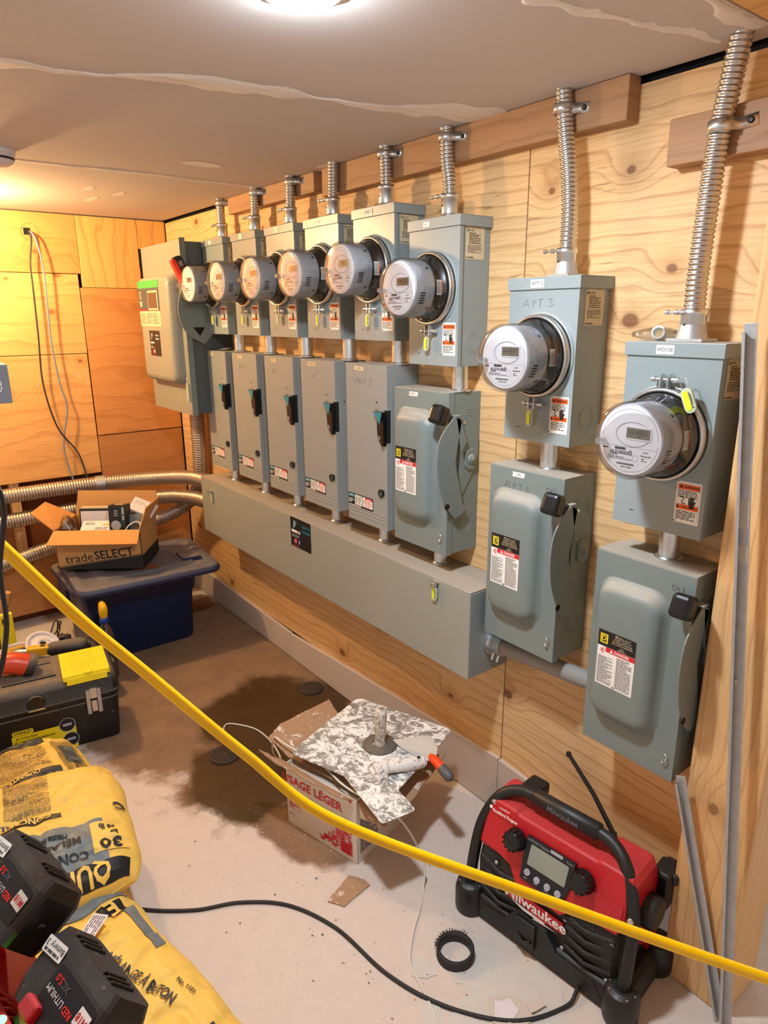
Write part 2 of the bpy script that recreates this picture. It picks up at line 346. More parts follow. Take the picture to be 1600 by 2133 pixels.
    def build(s, name, parent=None, bevel=0.0, loc=None, seg=2, kind=None, label=None, weld=False):
        me = bpy.data.meshes.new(name); me.from_pydata(s.v, [], s.f)
        for m in s.mats: me.materials.append(MATS[m])
        me.polygons.foreach_set('material_index', s.m); me.polygons.foreach_set('use_smooth', s.sm); me.update()
        ob = bpy.data.objects.new(name, me); COL.objects.link(ob)
        if parent is not None: ob.parent = parent
        if loc: ob.location = loc
        if bevel:
            b = ob.modifiers.new('bevel', 'BEVEL'); b.width = bevel; b.segments = seg; b.limit_method = 'ANGLE'; b.angle_limit = math.radians(40)
        if kind: ob['kind'] = kind
        if label: ob['label'] = label
        return ob
def thing(name, label, cat, loc=(0, 0, 0), rot=(0, 0, 0), group=None):
    o = bpy.data.objects.new(name, None); o.empty_display_size = .02; COL.objects.link(o)
    o.location = loc; o.rotation_euler = [math.radians(a) for a in rot]; o['label'] = label; o['category'] = cat
    if group: o['group'] = group
    return o
def tag(o, label, cat, group=None):
    o['label'] = label; o['category'] = cat
    if group: o['group'] = group
    return o
def smooth_path(pts, per=8):
    P = [Vector(p) for p in pts]; out = []
    for i in range(len(P)-1):
        p0 = P[max(i-1, 0)]; p1 = P[i]; p2 = P[i+1]; p3 = P[min(i+2, len(P)-1)]
        for k in range(per):
            t = k/per
            out.append(0.5*((2*p1)+(-p0+p2)*t+(2*p0-5*p1+4*p2-p3)*t*t+(-p0+3*p1-3*p2+p3)*t**3))
    out.append(P[-1]); return out
def resample(P, step):
    out = [P[0]]; acc = 0
    for a, b in zip(P, P[1:]):
        L = (b-a).length; d = step-acc
        while d <= L: out.append(a+(b-a)*(d/L)); d += step
        acc = L-(d-step)
    return out
def corrugated(mb, pts, r, m, pitch=0.008, depth=0.0022, n=18, T=None):
    P = resample(smooth_path(pts, 14), pitch/4); prof = [0, depth*.75, depth, depth*.75]
    mb.tube(P, [r-depth+prof[i % 4] for i in range(len(P))], m, T, n)
    return mb
def rrect(x0, x1, y0, y1, r, k=5):
    out = []
    for cx, cy, a in ((x1-r, y1-r, 0), (x0+r, y1-r, 90), (x0+r, y0+r, 180), (x1-r, y0+r, 270)):
        for i in range(k+1):
            t = math.radians(a+90*i/k); out.append((cx+r*math.cos(t), cy+r*math.sin(t)))
    return out

# ------------------------------------------------------------------ the setting
def struct(name, mb, **k): return mb.build(name, kind='structure', **k)
def panel_part(parent, name, m, x0, x1, y0, y1, z0, z1, bevel=.001):
    return MB().box(x0, x1, y0, y1, z0, z1, m).build(name, parent, bevel, kind='structure')
struct('floor', MB().box(-1.6, 4.6, -3.2, .35, -.06, 0, 'concrete'))
cl = struct('ceiling', MB().box(-.62, 2.262, -3.2, -.004, CEIL, CEIL+.012, 'drywall'))
struct('trim_1', MB().box(-.7, 4.6, -3.2, .3, CEIL+.10, CEIL+.13, 'brown_ply'))       # subfloor above the plasterboard
b = MB().box(2.315, 4.6, -3.2, .0, 1.80, 1.93, 'ply_vert'); struct('trim_2', b)
# right-hand wall: plywood sheets over dark framing
wr = struct('wall_right', MB().box(-.62, 2.311, .022, .09, 0, 1.93, 'void'))
for i, (x0, x1, z0, z1) in enumerate([(-.49, 1.733, .12, 1.822), (1.7365, 2.310, .135, 1.822)]):
    MB().box(x0-i*3.1, x1-i*3.1, 0, .018, z0, z1, 'ply_right').build('plywood_sheet', wr, .001, loc=(i*3.1, 0, 0), kind='structure')
# drywall strip along the floor
b = MB()
for x0, x1, za, zb in ((-.49, .55, .135, .115), (.552, 1.735, .112, .178), (1.737, 2.30, .176, .142)):
    b.add([(x0, -.013, .004), (x1, -.013, .004), (x1, -.013, zb), (x0, -.013, za), (x0, -.0005, .004), (x1, -.0005, .004), (x1, -.0005, zb), (x0, -.0005, za)],
          [(0, 1, 2, 3), (3, 2, 6, 7), (1, 5, 6, 2), (0, 3, 7, 4)], 'drywall_strip')
struct('baseboard_right', b)
# sheet beyond the post
wb = struct('wall_behind', MB().box(2.62, 4.6, -.02, .0, 0, 1.93, 'ply_right'))
# back wall
wk = struct('wall_back', MB().box(-.62, -.575, -2.6, .02, 0, 1.93, 'brown_ply'))
def bsheet(m, y0, y1, z0, z1, x=-.5, th=.014): panel_part(wk, 'plywood_sheet', m, x-th, x, y0, y1, z0, z1)
bsheet('ply_back', -2.4, -.418, .685, 1.24); bsheet('ply_back', -2.4, -.416, 1.243, 1.585)
bsheet('ply_back2', -2.4, -.402, 1.588, 1.83)
bsheet('ply_vert', -.400, -.135, 1.530, 1.83); bsheet('ply_vert', -.133, .0, 1.70, 1.83)
bsheet('ply_back2', -.412, -.002, .862, 1.528); bsheet('ply_low', -.414, -.002, .06, .858, x=-.503)
bsheet('ply_low', -2.4, -.50, .055, .335)
for y in (-.80, -1.25):
    MB().box(-.57, -.51, y-.02, y+.02, .3, .72, 'stud_side').build('wall_stud', wk, .002, kind='structure')
MB().add([(-.4995, -.612, 1.738), (-.4995, -.585, 1.738), (-.4995, -.585, 1.766), (-.4995, -.612, 1.766)], [(0, 1, 2, 3)], 'void').ring(-.588, 1.75, .034, .001, 'ink', frame((-.499, 0, 0), (0, 1, 0), (0, 0, 1), (1, 0, 0))).build('cut_hole', wk, kind='structure')
# dark corner notch beside the big switch
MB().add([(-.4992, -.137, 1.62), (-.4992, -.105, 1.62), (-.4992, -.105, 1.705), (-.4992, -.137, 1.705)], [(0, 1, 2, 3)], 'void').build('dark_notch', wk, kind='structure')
# plaster seams on the ceiling, built as raised ragged ribbons of compound
def seam(name, p0, p1, w, seedv, z=CEIL-.0015):
    b = MB(); N = 90; a = Vector(p0); c = Vector(p1); d = (c-a); nrm = Vector((-d.y, d.x)).normalized(); top = []; bot = []
    for i in range(N+1):
        t = i/N; p = a+d*t
        wl = w*(.55+1.1*noise.noise((t*9, seedv, 0))+.35*noise.noise((t*40, seedv, 3))); wr_ = w*(.55+1.1*noise.noise((t*8, seedv, 9))+.35*noise.noise((t*35, seedv, 5)))
        top.append(p+nrm*max(wl, .004)); bot.append(p-nrm*max(wr_, .004))
    vs = []; fs = []; K = 7
    for i in range(N+1):
        for k in range(K):
            q = bot[i]+(top[i]-bot[i])*(k/(K-1)); h = (0.0016 if 0 < k < K-1 else 0)+(.0025*max(0, noise.noise((q.x*60, q.y*18, seedv))) if 0 < k < K-1 else 0)
            vs.append((q.x, q.y, z+.0013-h))
    for i in range(N):
        for k in range(K-1): fs.append((i*K+k, i*K+k+1, (i+1)*K+k+1, (i+1)*K+k))
    b.add(vs, fs, 'joint_compound', smooth=True)
    return struct(name, b)
seam('trim_3', (1.06, -2.0), (1.645, -.012), .060, 1.3)
seam('trim_4', (.50, -2.0), (.553, -.02), .018, 4.4)
seam('trim_5', (2.235, -1.2), (2.250, -.06), .026, 7.7)
seam('trim_6', (2.06, -.62), (2.18, -.05), .020, 2.7)
b = MB()
for cx, cy, rx, ry in ((-.05, -.45, .07, .018), (.12, -.40, .05, .016), (.18, -.52, .045, .014), (.78, -.36, .035, .06), (.98, -.05, .05, .018), (.55, -.03, .07, .014)):
    b.poly([(cx+rx*(1+.25*noise.noise((i, cx*9, 0)))*math.cos(2*PI*i/16), cy+ry*(1+.3*noise.noise((i*1.7, cx*5, 0)))*math.sin(2*PI*i/16)) for i in range(16)][::-1], 'joint_compound', z=CEIL-.0006)
struct('trim_7', b)
# blocking board under the ceiling that the conduits are strapped to
def board(x0, x1, z0, z1, label, d=.038):
    L = x1-x0
    o = MB().box(0, L, -d, 0, 0, z1-z0, 'lumber').build('wood_block', None, .002, loc=(x0, -.0005, z0))
    return tag(o, label, 'board', 'wooden blocking screwed to the plywood wall')
board(.27, .888, 1.776, CEIL-.001, 'rough wooden board under the ceiling behind the four farthest conduits')
board(.934, 2.003, 1.756, CEIL-.001, 'long wooden board under the ceiling behind the UNIT 2 and UNIT 1 conduits')
board(2.095, 2.311, 1.660, 1.738, 'short pale wooden block at the right that the HOUSE conduit is strapped to')
# corner post, and the post's rear neighbour
MB().box(0, .138, -.045, .09, 0, 1.795, 'stud').build('wooden_post', None, .004, loc=(2.312, -.045, .001))
po = bpy.data.objects['wooden_post']; tag(po, 'pale square wooden post at the end of the plywood wall, behind the metal strips', 'post')
for m in ['stud_side']: po.data.materials.append(MATS[m])
for p in po.data.polygons:
    if abs(p.normal.x) > .9: p.material_index = len(po.data.materials)-1

# ------------------------------------------------------------------ lamps
for nm, (lx, ly), r, c, st in LAMPS:
    emit('bulb_'+nm, c+(1,), st)
    lab = {'cool': 'round white ceiling lamp shining at the top edge above the meters', 'warm': 'warm yellow ceiling bulb in the far left corner', 'near': 'round white ceiling lamp above the camera side of the room'}[nm]
    t = thing('ceiling_lamp', lab, 'lamp', (lx, ly, CEIL))
    MB().lathe([(r*1.3, -.001), (r*1.3, -.006), (r*1.02, -.012)], 'white_vinyl', None, 32).build('lamp_base', t)
    if nm == 'warm':
        MB().lathe([(.014, -.012), (.016, -.03), (.034, -.055)]+[(.036*math.cos(a), -.066-.036*math.sin(a)) for a in [i*PI/16 for i in range(8)]]+[(.001, -.102)], 'bulb_warm', None, 24).build('bulb', t); continue
    MB().lathe([(r*math.cos(a), -.0125-r*.14*math.sin(a)) for a in [i*PI/16 for i in range(8)]]+[(r*.02, -.0125-r*.14)], 'bulb_'+nm, None, 24).build('bulb', t)
# smoke detector
t = thing('smoke_detector', 'white round smoke detector on the ceiling at the left edge', 'smoke detector', (.632, -.884, CEIL))
MB().lathe([(.052, -.0005), (.052, -.012), (.048, -.013)], 'paper_white', None, 40).build('base', t)
b = MB().lathe([(.048, -.013), (.049, -.020), (.044, -.032), (.030, -.040), (.001, -.041)], 'paper_white', None, 40)
b.lathe([(.0492, -.0205), (.0470, -.026)], 'ink', None, 40, caps=False); b.build('cover', t)

# ------------------------------------------------------------------ meter sockets, meters
MS = {8: (2.189, 1.000, 1.352, .108), 7: (1.884, 1.129, 1.477, .108), 6: (1.5315, 1.278, 1.628, .104), 5: (1.284, 1.334, 1.682, .104),
      4: (1.024, 1.334, 1.683, .104), 3: (.772, 1.333, 1.685, .104), 2: (.512, 1.334, 1.687, .104), 1: (.249, 1.334, 1.688, .104)}
TAG = {8: ('HOUSE', .036), 7: ('APT 3', .036), 6: ('UNIT 1', .024), 5: ('UNIT 2', .034), 4: ('APARTMENT 4', .03), 3: ('APT 2', .026), 2: ('APT 1', .024), 1: ('APARTMENT 1', .026)}
WHO = {8: 'HOUSE, nearest of the row', 7: 'APT 3, name also pencilled on its front', 6: 'UNIT 1, third from the right', 5: 'UNIT 2, fourth from the right',
       4: 'fifth from the right, next left of UNIT 2', 3: 'APT 2, third from the left of the row', 2: 'APT 1, second from the left of the row', 1: 'leftmost, beside the big grey switch'}
def seal_tag(par, x, y, z, rot=0, s=1.0, faded=False):
    T = Tr(x, y, z) @ Ry(rot)
    b = MB(); b.prism(rrect(-.0085*s, .0085*s, -.036*s, 0, .008*s), .004*s, 'seal_clear', T @ frame((0, .002*s, 0), (1, 0, 0), (0, 0, 1), (0, -1, 0)))
    T2 = T @ on_front(0, -.0026*s, 0)
    if not faded: b.poly(rrect(-.006*s, .003*s, -.032*s, -.004*s, .003*s), 'lime', T2); b.lines(.003*s, .007*s, -.03*s, -.006*s, 9, 'ink_soft', T2)
    else: b.poly(rrect(-.003*s, .003*s, -.03*s, -.006*s, .003*s), 'seal_clear', T2)
    b.tube([T @ Vector(p) for p in [(-.005*s, 0, -.002*s), (-.005*s, .001, .012*s), (0, .002, .017*s), (.005*s, .001, .012*s), (.005*s, 0, -.002*s)]], .0007, 'steel', n=6)
    return b.build('seal_tag', par)
def warning_sticker(par, x, d, z):
    b = MB(); T = on_front(x, -d-.0004, z); w, h = .048, .079
    b.poly(rrect(-w/2, w/2, -h/2, h/2, .002), 'white_vinyl', T)
    b.quad(-w*.44, w*.44, h*.31, h*.44, 'orange_ink', T, .0002); b.quad(-w*.44, w*.44, -h*.17, -h*.05, 'orange_ink', T, .0002)
    b.text('WARNING', .0062, 'ink', T @ Tr(.005, h*.373), z=.0005); b.text('AVERTISSEMENT', .0043, 'ink', T @ Tr(.004, -h*.11), z=.0005)
    for yy, xx in ((h*.345, -.015), (-h*.14, -.0185)): b.poly([(xx-.0035, yy), (xx+.0035, yy), (xx, yy+.0065)], 'ink', T, .0005)
    b.lines(-w*.42, w*.42, h*.12, h*.29, 4, 'ink', T); b.lines(-w*.42, w*.42, -h*.42, -h*.19, 5, 'ink', T)
    # the hand and the spark
    hx, hy = .008, .002
    b.poly(rrect(hx-.0065, hx+.0055, hy-.006, hy+.0015, .002), 'ink', T, .0005)
    for k, (dx, L) in enumerate(((-.0055, .008), (-.0028, .0105), (0, .0105), (.0028, .009))): b.poly(rrect(hx+dx-.0011, hx+dx+.0011, hy, hy+L, .001), 'ink', T, .0006)
    b.poly([(hx+.004, hy-.004), (hx+.0085, hy+.0015), (hx+.0072, hy+.003), (hx+.0035, hy)], 'ink', T, .0006)
    b.poly(rrect(hx-.0045, hx+.0045, hy-.011, hy-.006, .0015), 'ink', T, .0005)
    P = [(-.016, .009), (-.010, .010), (-.008, .006), (-.012, .002), (-.010, -.002), (-.004, -.001)]
    for p, q in zip(P, P[1:]):
        d_ = Vector((q[0]-p[0], q[1]-p[1])); n_ = Vector((-d_.y, d_.x)).normalized()*.0007
        b.add([(p[0]-n_.x, p[1]-n_.y, .0006), (q[0]-n_.x, q[1]-n_.y, .0006), (q[0]+n_.x, q[1]+n_.y, .0006), (p[0]+n_.x, p[1]+n_.y, .0006)], [(0, 1, 2, 3)], 'ink', T)
    for yy in (h*.30, h*.115, -h*.045): b.quad(-w*.44, w*.44, yy, yy+.0003, 'ink', T, .0004)
    for xx in (-w*.44, w*.44-.0003): b.quad(xx, xx+.0003, -h*.45, h*.44, 'ink', T, .0004)
    return b.build('warning_sticker', par)
def knockout(b, T, cx, cy, rs, m): 
    for r in rs: b.tube([T @ Vector((cx+r*math.cos(i*PI/14), cy+r*math.sin(i*PI/14), .0002)) for i in range(28)], .0009, m, n=6, closed=True)
for k in range(8, 0, -1):
    cx, z0, z1, D = MS[k]; h = z1-z0; w = .187
    grp = 'grey meter sockets along the plywood wall'
    t = thing('meter_socket', 'grey steel meter box labelled '+WHO[k] if k in (8, 7, 6, 5, 3, 2) else 'grey steel meter socket box, '+WHO[k], 'meter box', (cx, -.001, z0), group=grp)
    m = 'panel_grey'; e = MB().box(-w/2+.003, w/2-.004, -D+.010, 0, 0, h-.004, m)
    e.box(-w/2+.002, w/2+.0, -D, -D+.012, .0, h-.022, m)                               # removable front
    e.lathe([(.0925, 0), (.0905, .0035), (.0875, .0045)], m, frame((0, -D, .186), (1, 0, 0), (0, 0, 1), (0, -1, 0)), 40, caps=False)
    for sx in (-.055, .035): e.box(sx, sx+.008, -D-.0006, -D, .028, .0295, 'void')
    TR = on_right(w/2-.004, 0, 0); knockout(e, TR, -.052, .057, (.026, .019), m)
    if k == 8: knockout(e, TR, -.052, .057, (.0255,), m)
    e.build('enclosure', t, .0022)
    l = MB(); l.box(-w/2-.002, w/2+.004, -D-.004, -D-.002, h-.025, h, m); l.box(-w/2-.002, w/2+.004, -D-.002, 0, h-.002, h, m); l.box(w/2-.002, w/2+.004, -D-.002, 0, h-.025, h-.002, m)
    l.box(-w/2-.002, -w/2+.002, -D-.002, 0, h-.025, h-.002, m); l.build('lid', t, .001)
    name, ww = TAG[k]; b = MB(); T = on_front(-.012 if k != 6 else -.022, -D-.0048, h-.013) @ Rz(random.uniform(-1.5, 1.5)); hh = .0082 if k not in (6, 1, 4) else .0058
    b.poly(rrect(-ww/2, ww/2, -hh, hh, .0015, 2), 'white_vinyl', T); b.text(name, (.0098 if k == 8 else .0122 if k in (7, 5) else min(.0085, ww/len(name)*1.35)), 'ink', T, bold=False, z=.0003); b.build('name_label', t)
    # rating plate on the side
    b = MB(); T = on_right(w/2-.0035, -.051, h-.058); b.poly(rrect(-.031, .031, -.040, .040, .002), 'cream_vinyl', T)
    b.text('MICROLECTRIC', .0063, 'ink', T @ Tr(.005, .034), z=.0004); b.ring(-.0265, .033, .0022, .0008, 'ink', T); b.ring(-.0265, .024, .0022, .0009, 'ink', T); b.text('BE1-TCV' if k != 7 else 'BE1-1-100', .0055, 'ink', T @ Tr(-.014, .024)); 
    b.lines(-.02, .022, -.006, .020, 7, 'ink', T); b.lines(-.024, .026, -.026, -.008, 6, 'ink_soft', T); b.text('Thomas&Betts', .0045, 'ink', T @ Tr(-.016, -.036)); b.build('rating_plate', t)
    if k == 7: b = MB(); T = on_front(-.005, -D-.0006, h-.052); [b.tube([T @ Vector((p[0], p[1], 0)) for p in s_], .0003, 'ink_soft', n=4) for s_ in
        ([(-.045, -.008), (-.037, .008), (-.031, -.009)], [(-.042, -.002), (-.032, -.003)], [(-.020, -.009), (-.019, .007), (-.011, .004), (-.019, -.001)], [(-.006, .007), (.008, .008)], [(.001, .008), (-.001, -.009)],
         [(.022, .007), (.032, .008), (.027, .001), (.034, -.004), (.024, -.009)])]; b.build('pencil_writing', t)
    warning_sticker(t, .062, D, .066)
    # sealing ring round the meter
    b = MB(); TF = frame((0, -D, .186), (1, 0, 0), (0, 0, 1), (0, -1, 0))
    b.lathe([(.0835, .002), (.0865, .003), (.0865, .018), (.0845, .021), (.080, .021), (.080, .017)], 'steel', TF, 48, caps=False); b.build('sealing_ring', t)
    b = MB(); sg = 1 if k == 8 else -1; TT = TF @ Tr(0, sg*.087, .010)
    for dx in (-.0085, .0065): b.box(dx, dx+.002, (0 if sg > 0 else -.024), (.024 if sg > 0 else 0), -.006, .010, 'zinc', TT)
    b.tube([TT @ Vector(p) for p in ((-.026, sg*.014, .002), (.026, sg*.014, .002))], .0028, 'zinc', n=10); b.tube([TT @ Vector(p) for p in ((.013, sg*.014, .002), (.024, sg*.014, .002))], .0048, 'zinc', n=12)
    b.tube([TT @ Vector(p) for p in ((-.027, sg*.014, .002), (-.021, sg*.014, .002))], .0055, 'zinc', n=12); b.build('clamp_screw', t)
    if k == 8: seal_tag(t, .046, -D-.026, .186+.090, -24, 1.25)
    elif k == 3: seal_tag(t, -.012, -D-.014, .186-.112, 2, .9, True)
    else: seal_tag(t, -.006 if k > 5 else -.010, -D-.014, .186-.114, 2, 1.0)
    # ------- the meter itself
    NUM = {8: 'ALE1002352', 7: 'ALE1014820', 6: 'ALE1014821', 5: 'ALE1014789', 4: 'ALE1014790', 3: 'ALE1014791', 2: 'ALE1014788', 1: 'ALE1014787'}[k]
    t = thing('electric_meter', 'round glass-fronted electricity meter on the meter box '+{8: 'labelled HOUSE', 7: 'second from the right', 6: 'third from the right', 5: 'fourth from the right', 4: 'fifth from the right', 3: 'third from the left', 2: 'second from the left', 1: 'farthest left'}[k], 'electric meter', (cx, -.001, z0+.186), group='electricity meters in the grey sockets')
    TF = frame((0, 0, 0), (1, 0, 0), (0, 0, 1), (0, -1, 0)); d0 = D+.0215
    b = MB().lathe([(.077, D+.002), (.078, d0), (.076, d0+.004), (.066, d0+.006), (.066, d0+.030)], 'knob_blk', TF, 48)
    Tb = TF @ Rz(28); 
    # printed band on the black base, wrapped round its right side
    def band(a0, a1, r, za, zb, m, off=0): b.lathe([(r+off, za), (r+off, zb)], m, TF, 8, caps=False, a0=a0, a1=a1)
    b.build('meter_base', t)
    b = MB().lathe([(.0665, d0+.006), (.0665, d0+.024)], 'white_vinyl', TF, 10, caps=False, a0=-14, a1=16); b.lathe([(.0668, d0+.006), (.0668, d0+.010)], 'red_ink' if k in (8, 7) else 'orange_ink', TF, 10, caps=False, a0=-12, a1=14)
    for q in range(9): b.lathe([(.0668, d0+.012), (.0668, d0+.022)], 'ink_soft', TF, 2, caps=False, a0=-10+q*2.6, a1=-9+q*2.6)
    b.build('warning_band', t)
    b = MB().lathe([(.0655, d0+.028), (.0655, d0+.082), (.064, d0+.086), (.061, d0+.0875)], 'meter_grey', TF, 48, caps=False)
    for q in range(5):
        a = -33+q*5.2; b.lathe([(.0658, d0+.058), (.0658, d0+.074)], 'void', TF, 2, caps=False, a0=a, a1=a+2.6)
    for a in (40, -48): b.lathe([(.0658, d0+.036), (.0658, d0+.044)], 'ink', TF, 2, caps=False, a0=a, a1=a+6)
    b.build('meter_body', t)
    T = TF @ Tr(0, 0, d0+.0876)
    b = MB().poly([(.0612*math.cos(i*PI/24), .0612*math.sin(i*PI/24)) for i in range(48)], 'meter_face', T)
    b.ring(.0, .0, .0555, .0004, 'ink_soft', T, 48, .0004, 5, 175); b.ring(.0, .0, .0555, .0004, 'ink_soft', T, 48, .0004, 185, 355)
    b.quad(-.053, .053, -.0112, -.0109, 'ink_soft', T, .0004)
    pts = [(.034*math.cos(i*PI/20)+.006, .0215*math.sin(i*PI/20)+.012) for i in range(40)]
    b.tube([T @ Vector((p[0], p[1], .0004)) for p in pts], .0006, 'meter_grey', n=6, closed=True)
    b.lines(-.028, -.006, -.0175, -.0135, 1, 'ink_soft', T, fill=.9); [b.quad(-.028+i*.0014, -.0272+i*.0014, -.0175, -.0135, 'ink', T, .0006) for i in range(16)]
    b.text(NUM, .0086, 'ink', T @ Tr(-.015, -.0228), z=.0006); b.text('3A 200 848', .0034, 'ink', T @ Tr(-.030, -.0273)); b.lines(-.042, .012, -.0355, -.0295, 2, 'ink_soft', T)
    [b.quad(-.022+i*.0014, -.0213+i*.0014, -.044, -.0405, 'ink', T, .0006) for i in range(25)]; b.lines(-.014, .010, -.0495, -.046, 1, 'ink_soft', T)
    b.poly([(.0, -.021), (.008, -.021), (.004, -.0145)], 'meter_grey', T, .0005); b.ring(.014, -.030, .0052, .0005, 'ink_soft', T); b.text('20170', .0036, 'ink', T @ Tr(.033, -.0175)); b.text('Honeywell', .0044, 'ink', T @ Tr(.034, -.0235), z=.0006); b.lines(.026, .038, -.034, -.027, 2, 'ink_soft', T)
    b.lines(-.053, -.041, -.0185, -.0155, 1, 'ink', T, .0006, .7)
    b.build('face_plate', t)
    b = MB().prism(rrect(-.009, .042, .003, .0265, .001, 2), .0012, 'meter_face', T); b.quad(-.0065, .0395, .0055, .0235, 'lcd', T, .0016)
    b.text({8: '1r-4551', 7: '6r-4551', 6: '04:123', 5: '0423', 4: '4-21', 3: '402', 2: '04:1', 1: '041'}[k], .0118, 'ink', T @ Tr(.0165, .0155), z=.0019, bold=False); b.text('kWh', .003, 'ink', T @ Tr(.018, .0085), z=.0019)
    b.build('display', t)
    b = MB().lathe([(.0775, d0), (.0765, d0+.004), (.0715, d0+.010), (.0705, d0+.040), (.0695, d0+.090), (.0665, d0+.0965), (.058, d0+.0972), (.0005, d0+.0972)], 'glass', TF, 56, caps=False)
    b.lathe([(.0078, d0+.097), (.0078, d0+.108), (.005, d0+.112), (.0005, d0+.112)], 'poly', TF @ Tr(-.049, -.004, 0), 18, caps=False)
    b.lathe([(.004, d0+.090), (.004, d0+.107)], 'glass', TF @ Tr(-.049, -.004, 0), 12); b.build('glass_cover', t)

# ------------------------------------------------------------------ rigid nipples
def nipple(x, z0, z1, label, r=.021, group=None, y=-.055):
    t = thing('conduit_nipple', label, 'pipe', (x, y, z0), group=group)
    MB().cyl(r, 0, z1-z0, 'zinc', None, 28).build('pipe', t)
    b = MB().prism([(r*1.32*math.cos(i*PI/6+a), r*1.32*math.sin(i*PI/6+a)) for i in range(12) for a in (-.1, .1)], .004, 'zinc', Tr(0, 0, .0005)); b.lathe([(r*1.22, .004), (r*1.1, .007), (r*1.02, .007)], 'zinc', None, 24, caps=False)
    b.build('lock_ring', t, .0006); return t
g1 = 'short pipes between meter boxes and switches'; g2 = 'short pipes between the switches and the long trough'
for k, x, za, zb in ((8, 2.197, .931, 1.0), (7, 1.886, 1.060, 1.129), (6, 1.585, 1.213, 1.278), (5, 1.336, 1.268, 1.334), (4, 1.090, 1.268, 1.334), (3, .838, 1.268, 1.333), (2, .585, 1.268, 1.334), (1, .332, 1.268, 1.334)):
    nipple(x, za, zb, 'short shiny pipe under the meter box '+{8: 'labelled HOUSE', 7: 'second from the right', 6: 'third from the right', 5: 'fourth from the right', 4: 'fifth from the right', 3: 'third from the left', 2: 'second from the left', 1: 'farthest left'}[k], group=g1)
for i, (x, zb) in enumerate(((1.524, .781), (1.268, .788), (.999, .788), (.743, .788), (.493, .788), (.217, .788))):
    nipple(x, .725, zb, 'dusty short pipe into the trough top, '+['under the raised-dome switch', 'rightmost one under a flat-door switch', 'second under the flat-door switches from the right', 'third under the flat-door switches from the right', 'second from the left end of the trough', 'nearest the left end of the trough'][i], r=.0195, group=g2)

